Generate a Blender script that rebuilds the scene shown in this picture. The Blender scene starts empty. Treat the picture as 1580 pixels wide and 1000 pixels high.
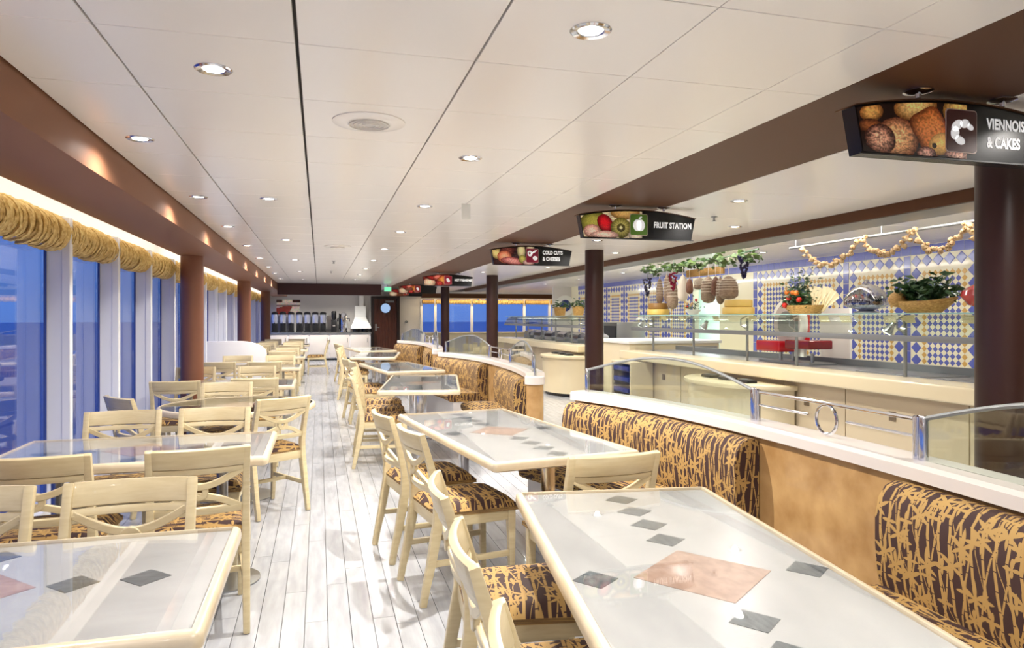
import bpy, bmesh, math, random
from mathutils import Vector, Matrix
random.seed(7)
S = bpy.context.scene
C = S.collection
PI = math.pi
R = math.radians

# ------------------------------------------------------------------ camera, world, exposure
cam_d = bpy.data.cameras.new('camera'); cam = bpy.data.objects.new('camera', cam_d); C.objects.link(cam)
cam.location = (0, 0, 1.45); cam.rotation_euler = (R(90), 0, R(-15.38))
cam_d.sensor_width = 36; cam_d.lens = 36*1080/1580; cam_d.shift_y = -10/1580; cam_d.clip_start = .05; cam_d.clip_end = 3000
S.camera = cam
S.view_settings.view_transform = 'Standard'; S.view_settings.look = 'None'
S.view_settings.gamma = 1; S.view_settings.use_curve_mapping = False
S.view_settings.exposure = 0.22
LAMP = 62.0      # watts of one main downlight
COVE = 5.5

W = bpy.data.worlds.new('dusk'); S.world = W; W.use_nodes = True
nt = W.node_tree; nt.nodes.clear()
wo = nt.nodes.new('ShaderNodeOutputWorld'); bg = nt.nodes.new('ShaderNodeBackground')
tc = nt.nodes.new('ShaderNodeTexCoord'); sx = nt.nodes.new('ShaderNodeSeparateXYZ'); cr = nt.nodes.new('ShaderNodeValToRGB')
nt.links.new(tc.outputs['Generated'], sx.inputs[0]); nt.links.new(sx.outputs['Z'], cr.inputs[0])
cr.color_ramp.elements[0].position = 0.0; cr.color_ramp.elements[0].color = (.115, .235, .62, 1)
cr.color_ramp.elements[1].position = .5; cr.color_ramp.elements[1].color = (.05, .14, .55, 1)
e = cr.color_ramp.elements.new(.06); e.color = (.12, .27, .74, 1)
nt.links.new(cr.outputs[0], bg.inputs[0]); bg.inputs[1].default_value = 1.0
nt.links.new(bg.outputs[0], wo.inputs[0])

# ------------------------------------------------------------------ material helpers
def lin(c):
    return tuple(((x/255)/12.92 if x/255 <= .04045 else ((x/255+.055)/1.055)**2.4) for x in c) + (1,)
class N:
    """tiny node-expression helper"""
    def __init__(s, m): s.m = m; s.t = m.node_tree
    def n(s, typ, **kw):
        x = s.t.nodes.new(typ)
        for k, v in kw.items(): setattr(x, k, v)
        return x
    def put(s, sock, v):
        if v is None: return
        if isinstance(v, bpy.types.NodeSocket): s.t.links.new(v, sock)
        else:
            try: sock.default_value = v
            except Exception: sock.default_value = tuple(v)[:3]
    def M(s, op, a, b=None, c=None):
        x = s.n('ShaderNodeMath', operation=op)
        s.put(x.inputs[0], a); s.put(x.inputs[1], b)
        if c is not None: s.put(x.inputs[2], c)
        return x.outputs[0]
    def V(s, op, a, b=None):
        x = s.n('ShaderNodeVectorMath', operation=op)
        s.put(x.inputs[0], a); s.put(x.inputs[1], b)
        return x.outputs['Value'] if op in ('LENGTH', 'DOT_PRODUCT') else x.outputs[0]
    def xyz(s, v):
        x = s.n('ShaderNodeSeparateXYZ'); s.put(x.inputs[0], v); return x.outputs
    def comb(s, a, b, c=0):
        x = s.n('ShaderNodeCombineXYZ'); s.put(x.inputs[0], a); s.put(x.inputs[1], b); s.put(x.inputs[2], c); return x.outputs[0]
    def noise(s, v, scale, detail=2, rough=.5, out='Fac'):
        x = s.n('ShaderNodeTexNoise'); s.put(x.inputs['Vector'], v); x.inputs['Scale'].default_value = scale
        x.inputs['Detail'].default_value = detail; x.inputs['Roughness'].default_value = rough
        return x.outputs[0 if out == 'Fac' else 1]
    def mix(s, f, a, b):
        x = s.n('ShaderNodeMix', data_type='RGBA'); s.put(x.inputs[0], f); s.put(x.inputs[6], a); s.put(x.inputs[7], b)
        return x.outputs[2]
    def ramp(s, f, stops):
        x = s.n('ShaderNodeValToRGB'); s.put(x.inputs[0], f); r = x.color_ramp
        while len(r.elements) < len(stops): r.elements.new(.5)
        for e, (p, c) in zip(r.elements, stops): e.position = p; e.color = c
        return x.outputs[0]
    def tex(s, which='Object'):
        return s.n('ShaderNodeTexCoord').outputs[which]
    def rnd(s): return s.n('ShaderNodeObjectInfo').outputs['Random']
    def bump(s, h, strength=.2, dist=.01):
        x = s.n('ShaderNodeBump'); x.inputs['Strength'].default_value = strength; x.inputs['Distance'].default_value = dist
        s.put(x.inputs['Height'], h); return x.outputs[0]
def mat(name, color=(200, 200, 200), rough=.5, metal=0, coat=0, emit=None, es=1, spec=.5):
    m = bpy.data.materials.new(name); m.use_nodes = True
    b = m.node_tree.nodes['Principled BSDF']
    b.inputs['Base Color'].default_value = lin(color); b.inputs['Roughness'].default_value = rough
    b.inputs['Metallic'].default_value = metal; b.inputs['Coat Weight'].default_value = coat
    b.inputs['Coat Roughness'].default_value = .05; b.inputs['Specular IOR Level'].default_value = spec
    if emit: b.inputs['Emission Color'].default_value = lin(emit); b.inputs['Emission Strength'].default_value = es
    m.diffuse_color = lin(color)
    return m
def bs(m): return m.node_tree.nodes['Principled BSDF']

def noisy(name, c1, c2, scale=6, rough=.5, stretch=(1, 1, 1), detail=3, coat=0, bump=0, lo=.35, hi=.65, metal=0, perobj=0):
    m = mat(name, c1, rough, metal, coat); n = N(m)
    v = n.V('MULTIPLY', n.tex('Object'), stretch)
    if perobj: v = n.V('ADD', v, n.comb(n.M('MULTIPLY', n.rnd(), 37.), n.M('MULTIPLY', n.rnd(), 11.), 0))
    f = n.noise(v, scale, detail)
    col = n.ramp(f, [(lo, lin(c1)), (hi, lin(c2))])
    if perobj:
        k = n.M('ADD', n.M('MULTIPLY', n.rnd(), perobj), 1-perobj)
        x = n.V('MULTIPLY', col, n.comb(k, k, k)); col = x
    n.put(bs(m).inputs['Base Color'], col)
    if bump: n.put(bs(m).inputs['Normal'], n.bump(f, bump))
    return m

def bamboo():
    m = mat('bamboo_print_fabric', (62, 40, 32), .8); n = N(m); uv = n.tex('UV')
    X, Y, _ = n.xyz(uv)
    w = n.noise(uv, 7, 1); w2 = n.noise(n.V('ADD', uv, (5, 3, 0)), 4, 1)
    def stems(per, width, slant, wob, phase, jp):
        s = n.M('ADD', n.M('ADD', X, n.M('MULTIPLY', Y, slant)), n.M('MULTIPLY', n.M('SUBTRACT', w if phase < .5 else w2, .5), wob))
        q = n.M('ADD', n.M('DIVIDE', s, per), phase)
        fr = n.M('ABSOLUTE', n.M('SUBTRACT', n.M('FRACT', q), .5))
        idx = n.M('FLOOR', q)
        st = n.M('LESS_THAN', fr, width/per/2)
        jr = n.M('FRACT', n.M('ADD', n.M('DIVIDE', Y, jp), n.M('MULTIPLY', idx, .377)))
        jn = n.M('GREATER_THAN', jr, .06)
        return n.M('MULTIPLY', st, jn)
    a = stems(.044, .0105, .10, .02, .1, .058)
    b = stems(.071, .007, -.20, .03, .62, .048)
    c = stems(.083, .0035, .30, .04, .3, .041)
    f = n.M('MAXIMUM', n.M('MAXIMUM', a, b), c)
    def leaves(sc, rad, seed, lobes, skip):
        v = n.s if False else None
        vx = n.n('ShaderNodeTexVoronoi', voronoi_dimensions='2D'); vx.inputs['Scale'].default_value = sc; vx.inputs['Randomness'].default_value = .85
        p = n.V('ADD', uv, (seed, seed*1.7, 0)); n.put(vx.inputs['Vector'], p)
        d = n.V('SUBTRACT', p, vx.outputs['Position'])
        dx, dy, _ = n.xyz(d)
        th = n.M('ADD', n.M('ARCTAN2', dy, dx), 1.57)
        r = n.M('SQRT', n.M('ADD', n.M('MULTIPLY', dx, dx), n.M('MULTIPLY', dy, dy)))
        tri = n.M('MULTIPLY', n.M('ABSOLUTE', n.M('SUBTRACT', n.M('FRACT', n.M('ADD', n.M('MULTIPLY', th, lobes/(2*PI)), 8.0)), .5)), 2.0)
        lob = n.M('POWER', tri, 1.35)
        down = n.M('MULTIPLY', n.M('SINE', n.M('ADD', th, -1.57)), -.22)
        lim = n.M('MULTIPLY', n.M('ADD', .14, n.M('MULTIPLY', lob, n.M('ADD', .85, down))), rad)
        cr_ = n.xyz(vx.outputs['Color'])[0]
        return n.M('MULTIPLY', n.M('LESS_THAN', r, lim), n.M('GREATER_THAN', cr_, skip))
    f = n.M('MAXIMUM', f, leaves(9.0, .055, 0, 6, .12)); f = n.M('MAXIMUM', f, leaves(12, .034, 4.3, 4, .35))
    col = n.mix(f, lin((62, 38, 34)), lin((178, 142, 82)))
    n.put(bs(m).inputs['Base Color'], col)
    n.put(bs(m).inputs['Normal'], n.bump(n.noise(uv, 900, 1), .15, .002))
    return m
def pane_mat(name, tint=(235, 245, 242), refl=1.0, rough=.0):
    m = bpy.data.materials.new(name); m.use_nodes = True; n = N(m); n.t.nodes.clear()
    o = n.n('ShaderNodeOutputMaterial'); t = n.n('ShaderNodeBsdfTransparent'); g = n.n('ShaderNodeBsdfGlossy'); mx = n.n('ShaderNodeMixShader')
    t.inputs[0].default_value = lin(tint); g.inputs['Roughness'].default_value = rough
    lw = n.n('ShaderNodeLayerWeight'); lw.inputs[0].default_value = .5
    fr = n.M('ADD', n.M('MULTIPLY', n.M('POWER', lw.outputs['Facing'], 4.2), .9), .035)   # Schlick, the same from both faces
    n.put(mx.inputs[0], n.M('MINIMUM', n.M('MULTIPLY', fr, refl), .85)); n.t.links.new(t.outputs[0], mx.inputs[1]); n.t.links.new(g.outputs[0], mx.inputs[2])
    n.t.links.new(mx.outputs[0], o.inputs[0]); m.diffuse_color = lin(tint)
    return m
def emis(name, c, s):
    m = mat(name, (0, 0, 0), 1, emit=c, es=s, spec=0); m.diffuse_color = lin(c); return m

M_ = {}
M_['wood'] = noisy('cream_lacquered_wood', (216, 200, 160), (206, 188, 147), 9, .32, (1, 1, 6), coat=.15)
M_['edge'] = noisy('cream_table_edge', (222, 206, 178), (210, 192, 160), 8, .28, (1, 1, 1), coat=.3)
M_['bamboo'] = bamboo()
M_['stone'] = noisy('white_marble', (203, 204, 202), (180, 182, 181), 3.2, .25, (1, 2.2, 1), 6, lo=.3, hi=.75, perobj=.04)
M_['tile_dark'] = noisy('slate_inlay', (84, 92, 96), (118, 126, 128), 22, .35, (1, 3, 1), 4, perobj=.15)
M_['tile_pink'] = noisy('rose_marble_inlay', (200, 172, 154), (164, 134, 116), 16, .35, (1, 1.6, 1), 6)
M_['glass_top'] = pane_mat('table_glass', (254, 254, 254), .9)
M_['glass'] = pane_mat('clear_glass', (244, 249, 246), 1.2)
M_['glass_edge'] = mat('glass_edge_green', (150, 190, 180), .1)
M_['dome_glass'] = pane_mat('dome_glass', (225, 228, 240), 9)
M_['window_glass'] = pane_mat('window_glass', (244, 247, 253), 1.15)
M_['plank'] = noisy('white_washed_plank', (184, 186, 190), (168, 170, 174), 5, .22, (5, .7, 1), 4, coat=.25, perobj=.05)
M_['joint'] = mat('dark_joint', (70, 66, 60), .8)
M_['floor_base'] = mat('floor_base_gap', (150, 148, 146), .8)
M_['panel'] = mat('glossy_white_ceiling_panel', (252, 247, 240), .2, spec=.35)
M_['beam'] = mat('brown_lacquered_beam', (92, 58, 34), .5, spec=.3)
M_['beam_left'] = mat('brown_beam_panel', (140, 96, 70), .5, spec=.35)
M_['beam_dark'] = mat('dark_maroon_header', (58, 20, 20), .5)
M_['column'] = mat('dark_brown_column', (52, 27, 21), .35)
M_['column_l'] = mat('copper_brown_column', (128, 82, 62), .33)
M_['white'] = mat('white_paint', (234, 232, 232), .4)
M_['cap'] = mat('white_solid_surface', (220, 211, 203), .22, coat=.2)
M_['fin'] = mat('white_window_fin', (242, 243, 247), .45)
M_['blueframe'] = mat('window_seal', (60, 80, 150), .5)
M_['gold'] = noisy('gold_stucco', (198, 160, 108), (168, 128, 80), 7, .25, (1, 1, 1), 4, coat=.5, lo=.3, hi=.7)
M_['chrome'] = mat('chrome', (215, 216, 222), .12, 1)
M_['steel'] = mat('brushed_steel', (168, 170, 172), .3, 1)
M_['steel_m'] = mat('satin_steel_rail', (140, 142, 142), .45, .6)
M_['counter'] = mat('cream_counter', (220, 206, 172), .25, coat=.2)
M_['cabinet'] = mat('beige_cabinet', (206, 190, 160), .35)
M_['grey_sq'] = mat('grey_pull', (120, 104, 84), .4)
M_['raffia'] = noisy('golden_raffia', (240, 214, 146), (208, 170, 98), 40, .6, (1, 1, 1), 2)
M_['raffia_d'] = mat('raffia_core', (184, 146, 80), .8)
M_['black'] = mat('gloss_black', (14, 15, 18), .25)
M_['dark'] = mat('dark_plastic', (28, 28, 30), .35)
M_['bluetile'] = mat('periwinkle_tile', (92, 102, 178), .2, coat=.3)
M_['bluetile_s'] = mat('small_blue_tile', (98, 106, 176), .2, coat=.3)
M_['goldtile'] = mat('ochre_tile', (206, 164, 92), .25, coat=.3)
M_['cream_tile'] = mat('cream_tile_ground', (232, 226, 196), .25, coat=.3)
M_['red'] = mat('red_enamel', (190, 22, 34), .2, coat=.6)
M_['leaf'] = noisy('green_leaf', (52, 92, 36), (92, 128, 52), 12, .5, perobj=.1)
M_['leaf_d'] = noisy('deep_green_leaf', (28, 62, 32), (56, 92, 44), 12, .45)
M_['leaf_l'] = noisy('ivy_leaf', (86, 106, 54), (50, 76, 34), 9, .5)
M_['grape'] = mat('dark_grape', (32, 24, 58), .25)
M_['grape_r'] = mat('red_grape', (120, 22, 44), .25)
M_['garlic'] = noisy('dried_garlic', (226, 202, 158), (186, 146, 100), 30, .6)
M_['ham'] = noisy('netted_cured_meat', (164, 142, 120), (132, 108, 88), 30, .6, (1, 1, 3))
M_['ham_d'] = noisy('dark_cured_meat', (130, 86, 62), (98, 60, 44), 20, .5)
M_['net'] = mat('white_netting', (226, 214, 196), .7)
M_['cheese'] = mat('yellow_cheese_rind', (214, 180, 92), .45)
M_['cheese_d'] = mat('brown_cheese_rind', (146, 106, 48), .5)
M_['wicker'] = noisy('light_wicker', (206, 166, 96), (160, 118, 58), 40, .6, (1, 1, 4))
M_['paper'] = mat('cream_paper', (230, 216, 176), .7)
M_['silverish'] = mat('clear_domed_dish', (210, 215, 232), .12, .7)
M_['doorwood'] = noisy('dark_wood_door', (92, 46, 30), (62, 28, 20), 6, .35, (8, 1, .6), 3)
M_['doorframe'] = mat('black_door_frame', (36, 20, 18), .4)
M_['greywall'] = mat('light_grey_wall', (214, 210, 204), .5)
M_['kitchenwhite'] = mat('kitchen_white', (238, 238, 232), .3)
M_['navy'] = mat('navy_tray', (34, 44, 120), .35)
M_['lens'] = emis('lamp_lens', (255, 250, 240), 9)
M_['strip'] = emis('warm_cove_strip', (255, 224, 160), 5)
M_['exit'] = emis('green_exit_face', (120, 230, 170), 1.2)
M_['porthole'] = emis('sky_seen_through_porthole', (170, 200, 240), .8)
M_['redberry'] = mat('red_fruit', (196, 40, 30), .3)
M_['orange'] = mat('orange_fruit', (222, 120, 40), .4)
M_['printed'] = mat('vertex_print', (128, 128, 128), .25, coat=.4)
_n = N(M_['printed']); _a = _n.n('ShaderNodeAttribute'); _a.attribute_name = 'Col'; _n.put(bs(M_['printed']).inputs['Base Color'], _a.outputs[0]); _n.put(bs(M_['printed']).inputs['Emission Color'], _a.outputs[0]); bs(M_['printed']).inputs['Emission Strength'].default_value = .22   # faint glow added to brighten the prints, no lamp behind them
M_['letter'] = mat('white_lettering', (250, 250, 250), .5, emit=(255, 255, 255), es=.35)  # glow added so the white letters read brighter, they are not lit
M_['bladem'] = mat('satin_blade', (196, 186, 186), .5, .3)
M_['sea'] = noisy('dusk_sea', (50, 92, 168), (60, 104, 180), .02, .3)
M_['kglow'] = mat('kitchen_door_glow', (214, 236, 232), .3)
M_['ice'] = mat('stainless_well', (120, 122, 124), .3, .7)

# ------------------------------------------------------------------ mesh helpers
class MB:
    def __init__(s): s.v = []; s.f = []; s.uv = []; s.has = False
    def add(s, vs, fs, uvs=None):
        o = len(s.v); s.v += [tuple(p) for p in vs]; s.f += [tuple(i+o for i in f) for f in fs]
        if uvs: s.has = True; s.uv += [uvs[i] for f in fs for i in f]
        else: s.uv += [(0, 0)]*sum(len(f) for f in fs)
        return s
    def box(s, x0, x1, y0, y1, z0, z1):
        return s.add([(x0,y0,z0),(x1,y0,z0),(x1,y1,z0),(x0,y1,z0),(x0,y0,z1),(x1,y0,z1),(x1,y1,z1),(x0,y1,z1)],
              [(0,3,2,1),(4,5,6,7),(0,1,5,4),(1,2,6,5),(2,3,7,6),(3,0,4,7)])
    def prism(s, poly, z0, z1, ax='z'):
        n = len(poly)
        mp = {'z': lambda a, b, c: (a, b, c), 'y': lambda a, b, c: (a, c, b), 'x': lambda a, b, c: (c, a, b)}[ax]
        vs = [mp(a, b, z0) for a, b in poly]+[mp(a, b, z1) for a, b in poly]
        return s.add(vs, [tuple(range(n))[::-1], tuple(range(n, 2*n))]+[(i, (i+1) % n, n+(i+1) % n, n+i) for i in range(n)])
    def tube(s, pts, r, n=8, closed=False, cap=True):
        pts = [Vector(p) for p in pts]; m = len(pts); rr = r if isinstance(r, (list, tuple)) else [r]*m
        vs = []; up = None
        for i, p in enumerate(pts):
            a = pts[(i-1) % m] if (closed or i > 0) else p; b = pts[(i+1) % m] if (closed or i < m-1) else p
            t = (b-a).normalized()
            if up is None:
                up = Vector((0, 0, 1)) if abs(t.z) < .9 else Vector((1, 0, 0))
            u = (up - t*up.dot(t)).normalized(); up = u; w = t.cross(u)
            for k in range(n):
                an = 2*PI*k/n; vs.append(p+(u*math.cos(an)+w*math.sin(an))*rr[i])
        fs = []
        for i in range(m if closed else m-1):
            for k in range(n):
                a, b = i*n+k, i*n+(k+1) % n; c, d = ((i+1) % m)*n+(k+1) % n, ((i+1) % m)*n+k
                fs.append((a, b, c, d))
        if cap and not closed: fs += [tuple(range(n))[::-1], tuple(range((m-1)*n, m*n))]
        return s.add(vs, fs)
    def rectsweep(s, pts, side, w, h):
        """rectangular bar along pts; w along `side`, h across"""
        pts = [Vector(p) for p in pts]; side = Vector(side).normalized(); m = len(pts)
        ws = w if isinstance(w, (list, tuple)) else [w]*m; hs = h if isinstance(h, (list, tuple)) else [h]*m
        vs = []
        for i, p in enumerate(pts):
            t = (pts[min(i+1, m-1)]-pts[max(i-1, 0)]).normalized()
            nrm = t.cross(side).normalized()
            for a, b in ((-1, -1), (1, -1), (1, 1), (-1, 1)): vs.append(p+side*(a*ws[i]/2)+nrm*(b*hs[i]/2))
        fs = [(0, 3, 2, 1), tuple((m-1)*4+k for k in range(4))]
        for i in range(m-1):
            for k in range(4): fs.append((i*4+k, i*4+(k+1) % 4, (i+1)*4+(k+1) % 4, (i+1)*4+k))
        return s.add(vs, fs)
    def lathe(s, prof, n=20, c=(0, 0, 0), sx=1, sy=1):
        vs = []
        for r, z in prof:
            for k in range(n):
                a = 2*PI*k/n; vs.append((c[0]+r*sx*math.cos(a), c[1]+r*sy*math.sin(a), c[2]+z))
        m = len(prof); fs = []
        for i in range(m-1):
            for k in range(n): fs.append((i*n+k, i*n+(k+1) % n, (i+1)*n+(k+1) % n, (i+1)*n+k))
        fs += [tuple(range(n))[::-1], tuple(range((m-1)*n, m*n))]
        return s.add(vs, fs)
    def ball(s, c, r, n=8, m=5, sz=1):
        return s.lathe([(max(r*math.sin(PI*i/m), r*.02), -r*sz*math.cos(PI*i/m)) for i in range(m+1)], n, c)
    def xf(s, mtx):
        s.v = [tuple(mtx @ Vector(p)) for p in s.v]; return s
    def mesh(s, name, m, smooth=False, bevel=0, seg=2):
        me = bpy.data.meshes.new(name); me.from_pydata(s.v, [], s.f)
        if s.has:
            u = me.uv_layers.new(name='UVMap')
            for i, c in enumerate(s.uv): u.data[i].uv = c
        bm = bmesh.new(); bm.from_mesh(me)
        bmesh.ops.recalc_face_normals(bm, faces=bm.faces)
        if bevel:
            es = [e for e in bm.edges if len(e.link_faces) == 2 and e.calc_face_angle(0) > .7]
            bmesh.ops.bevel(bm, geom=es, offset=bevel, segments=seg, affect='EDGES', profile=.6, clamp_overlap=True)
        bm.to_mesh(me); bm.free()
        if smooth or bevel:
            for p in me.polygons: p.use_smooth = True
            me.set_sharp_from_angle(angle=.75)
        me.materials.append(M_[m] if isinstance(m, str) else m)
        return me
    def build(s, name, m, parent=None, smooth=False, bevel=0, seg=2, loc=None):
        return link(name, s.mesh(name, m, smooth, bevel, seg), parent, loc)
def link(name, me, parent=None, loc=None, rz=0):
    o = bpy.data.objects.new(name, me); C.objects.link(o)
    if parent: o.parent = parent
    if loc: o.location = loc
    if rz: o.rotation_euler = (0, 0, rz)
    return o
def tag(o, label=None, cat=None, group=None, kind=None):
    if label: o['label'] = label
    if cat: o['category'] = cat
    if group: o['group'] = group
    if kind: o['kind'] = kind
    return o
def thing(name, label, cat, loc=(0, 0, 0), rz=0, group=None):
    o = bpy.data.objects.new(name, None); C.objects.link(o); o.location = loc; o.rotation_euler = (0, 0, rz)
    o.empty_display_size = .1
    return tag(o, label, cat, group)
def copy_tree(o, parent=None):
    c = o.copy(); C.objects.link(c)
    if parent: c.parent = parent
    for ch in list(o.children): copy_tree(ch, c)
    return c
ORD = ['nearest', 'second', 'third', 'fourth', 'fifth', 'sixth', 'seventh', 'eighth', 'ninth', 'tenth', 'eleventh', 'twelfth', 'thirteenth', 'fourteenth', 'fifteenth', 'sixteenth', 'seventeenth', 'eighteenth', 'nineteenth', 'twentieth', 'twenty-first', 'twenty-second', 'twenty-third', 'twenty-fourth']
def struct(name, mb, m, **kw):
    o = mb.build(name, m, **kw); o['kind'] = 'structure'; return o

# ------------------------------------------------------------------ setting: shell
CZ = 2.35
YN, YF = -1.6, 25.2
floor = struct('floor', MB().box(-1.95, 8.9, YN, YF+.1, -.12, -.012), 'floor_base')
pw, pl = .105, 1.25
cells = []
for i in range(int((8.8+1.85)/pw)+1):
    x = -1.85+i*pw; off = random.random()*pl
    y = YN-off
    while y < YF:
        cells.append((x, max(y, YN), min(y+pl, YF))); y += pl
def near(c):
    x, y0, y1 = c; ym = (y0+y1)/2
    if ym < 1.4 or x > 1.0 or x < -.9+max(0, (3.2-ym)*.3): return 1e3+ym+abs(x)
    return ym
cells.sort(key=near)
full = MB().box(0, pw-.003, 0, pl-.003, -.012, 0).mesh('plank', 'plank')
nb = 0
rest = MB()
for c in cells:
    if nb < 290 and c[2]-c[1] > pl-.01 and near(c) < 900:
        link('plank', full, floor, (c[0], c[1], 0)); nb += 1
    elif c[2]-c[1] > .01:
        rest.box(c[0], c[0]+pw-.003, c[1], c[2]-.003, -.012, 0)
tag(rest.build('planking', 'plank', floor), kind='stuff')

ceil = struct('ceiling', MB().box(-1.95, 8.9, YN, YF+.1, 2.372, 2.5), 'joint')
seams = [-1.06, -.672, -.072, .528, 1.12, 1.70, 1.985]
rowp = .606
wj = {0: .004, 1: .008, 2: .011, 3: .007, 4: .003, 5: .003, 6: .003}
cache = {}
for k in range(6):
    x0 = seams[k]+wj[k]/2; x1 = seams[k+1]-wj[k+1]/2
    me = MB().box(0, x1-x0, 0, rowp-.003, 0, .02).mesh('ceiling_panel', 'panel', bevel=.0015, seg=1)
    y = 2.406-7*rowp+(.0 if k % 2 else .0)
    while y < 24.9:
        link('ceiling_panel', me, ceil, (x0, y, CZ)); y += rowp
me = MB().box(0, 1.63, 0, 1.2, 0, .02).mesh('ceiling_panel', 'panel', bevel=.0015, seg=1)
y = -1.6
while y < 24.8:
    link('ceiling_panel', me, ceil, (2.735, y, CZ)); y += 1.204
mk = MB().box(0, 2.0, 0, 1.8, 0, .02).mesh('ceiling_panel', 'panel', bevel=.0015, seg=1)
y = -1.6
while y < 24.6:
    for x in (4.83, 6.84): link('ceiling_panel', mk, ceil, (x, y, CZ))
    y += 1.805
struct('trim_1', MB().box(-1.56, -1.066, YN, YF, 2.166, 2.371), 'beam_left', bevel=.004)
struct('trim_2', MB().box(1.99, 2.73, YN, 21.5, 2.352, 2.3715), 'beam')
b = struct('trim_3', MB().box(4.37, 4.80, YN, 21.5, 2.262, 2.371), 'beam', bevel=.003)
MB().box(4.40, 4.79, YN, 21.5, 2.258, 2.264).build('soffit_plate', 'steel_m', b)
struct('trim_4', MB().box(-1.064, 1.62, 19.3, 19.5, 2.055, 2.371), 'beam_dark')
struct('trim_5', MB().box(3.45, 8.7, 24.5, 24.6, 2.14, 2.30), 'beam')
# cove ceiling beyond left beam
struct('trim_6', MB().box(-1.9, -1.561, YN, YF, 2.34, 2.371), 'white')

# left window wall
struct('wall_left', MB().box(-1.95, -1.76, YN, YF, 0, .16), 'white')
struct('trim_7', MB().box(-1.95, -1.79, YN, YF, 2.14, 2.371), 'white')
FY = [5.45+1.2*k for k in range(-5, 17)]
fin = MB(); fin.box(-1.80, -1.66, 0, .045, .16, 2.14).box(-1.705, -1.652, -.006, .051, .16, 2.14); finm = fin.mesh('window_fin', 'fin', bevel=.004, seg=1)
seal = MB().box(-1.81, -1.795, -.014, 0, .16, 2.14).mesh('seal', 'blueframe')
strands_cache = []
def raffia(L, r, nst, seed):
    rnd = random.Random(seed); mb = MB(); k = 0
    for i in range(nst):
        y = (i+rnd.random()*.8)/nst*L; ph = rnd.uniform(-.5, .5); rr = r*(1+rnd.uniform(-.05, .2)); sh = rnd.uniform(-.03, .03)
        pts = []
        for j in range(9):
            a = ph+PI*1.15*j/8-.25
            pts.append((rr*math.sin(a), y+sh*(j/8-.5)*2+.012*math.sin(j*1.7+i), rr*1.12*math.cos(a)))
        mb.tube(pts, rnd.uniform(.0045, .0105), 4, cap=False)
    return mb
ram = [raffia(1.14, .095, 64, s) for s in (1, 2, 3)]
ramesh = [m.mesh('strands', 'raffia', smooth=True) for m in ram]
core = MB().tube([(0, 0, 0), (0, 1.14, 0)], .090, 14).mesh('core', 'raffia_d', smooth=True)
for k, y in enumerate(FY):
    w = bpy.data.objects.new('window_%d' % (k+1), None); C.objects.link(w); w['kind'] = 'structure'; w.location = (0, y, 0)
    link('window_fin', finm, w); link('seal', seal, w)
    MB().box(-1.818, -1.812, .045, 1.2, .16, 2.14).build('pane', 'window_glass', w)
    t = thing('valance', 'golden wrapped raffia valance roll over the windows, %s from the camera end' % ORD[k], 'valance', (-1.745, y+.03, 2.025), 0, 'raffia rolls along the window wall')
    link('core', core, t); s = link('strands', ramesh[k % 3], t); s['kind'] = 'stuff'

# back wall
wb = MB(); wb.box(-1.95, 3.5, YF, YF+.1, 0, 2.371); wb.box(3.5, 8.9, YF, YF+.1, 0, .92); wb.box(3.5, 8.9, YF, YF+.1, 2.12, 2.371); wb.box(8.7, 8.9, YF, YF+.1, .9, 2.13)
struct('wall_back', wb, 'greywall')
for k, (a, b_) in enumerate([(3.5, 4.0), (4.0, 5.35), (5.35, 7.36), (7.36, 8.36), (8.36, 8.7)]):
    w = bpy.data.objects.new('window_%d' % (30+k), None); C.objects.link(w); w['kind'] = 'structure'; w.location = (0, YF, 0)
    MB().box(a+.05, b_, .04, .05, .92, 2.12).build('pane', 'window_glass', w)
    MB().box(a-.0, a+.09, -.04, .06, .92, 2.12).build('mullion', 'fin', w, bevel=.004)
    t = thing('valance', ['narrow gold raffia valance by the grey wall at far end', 'gold raffia valance over far window left of dark column', 'widest gold raffia valance over the far windows', 'gold raffia valance over far window behind the long counter', 'short gold raffia valance at the far right corner'][k], 'valance', (a+.06, YF-.10, 2.02), -PI/2, 'raffia rolls along the window wall')
    L = b_-a-.08
    c1 = link('core', core, t); c1.scale = (.85, L/1.14, .7); s = link('strands', ramesh[k % 3], t); s['kind'] = 'stuff'; s.scale = (.85, L/1.14, .75)
struct('wall_front', MB().box(-1.95, 8.9, YN-.1, YN, 0, 2.371), 'white')
struct('trim_8', MB().box(3.5, 8.7, 24.4, 24.5, 2.30, 2.371), 'white')
# sea
sea = MB().box(-1500, -6, -1500, 2500, -14.2, -14); sea.box(-6, 1500, 40, 2500, -14.2, -14)
struct('sea', sea, 'sea')

# right tiled wall
TX = 7.19
wr = struct('wall_right', MB().box(TX, TX+.12, YN, 11.55, 0, 2.371).box(TX, TX+.12, 12.5, 19.5, 0, 2.371).box(TX, TX+.12, 11.55, 12.5, 2.05, 2.371), 'cream_tile')
struct('wall_far_side', MB().box(6.62, TX+.12, 19.5, 19.6, 0, 2.371).box(8.8, 8.9, 19.5, YF, 0, 2.371).box(TX, 8.9, 19.52, 19.6, 0, 2.371), 'greywall')
struct('wall_kitchen', MB().box(TX+1.2, TX+1.3, 10.8, 16.4, 0, 2.371), 'kglow')
def rhomb(hy, hz, name, m):
    t = .004
    vs = [(0, -hy, 0), (0, 0, -hz), (0, hy, 0), (0, 0, hz)]
    k = .86
    v2 = [(-t, a*k, b*k) for _, a, b in vs]
    return MB().add(vs+v2, [(4, 5, 6, 7), (0, 1, 5, 4), (1, 2, 6, 5), (2, 3, 7, 6), (3, 0, 4, 7)])
bigm = rhomb(.078, .076, '', '').mesh('diamond_tile', 'bluetile'); 
bt = MB().box(-.004, 0, -.053, .053, -.072, .072).mesh('stripe_tile', 'bluetile', bevel=.001, seg=1)
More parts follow.
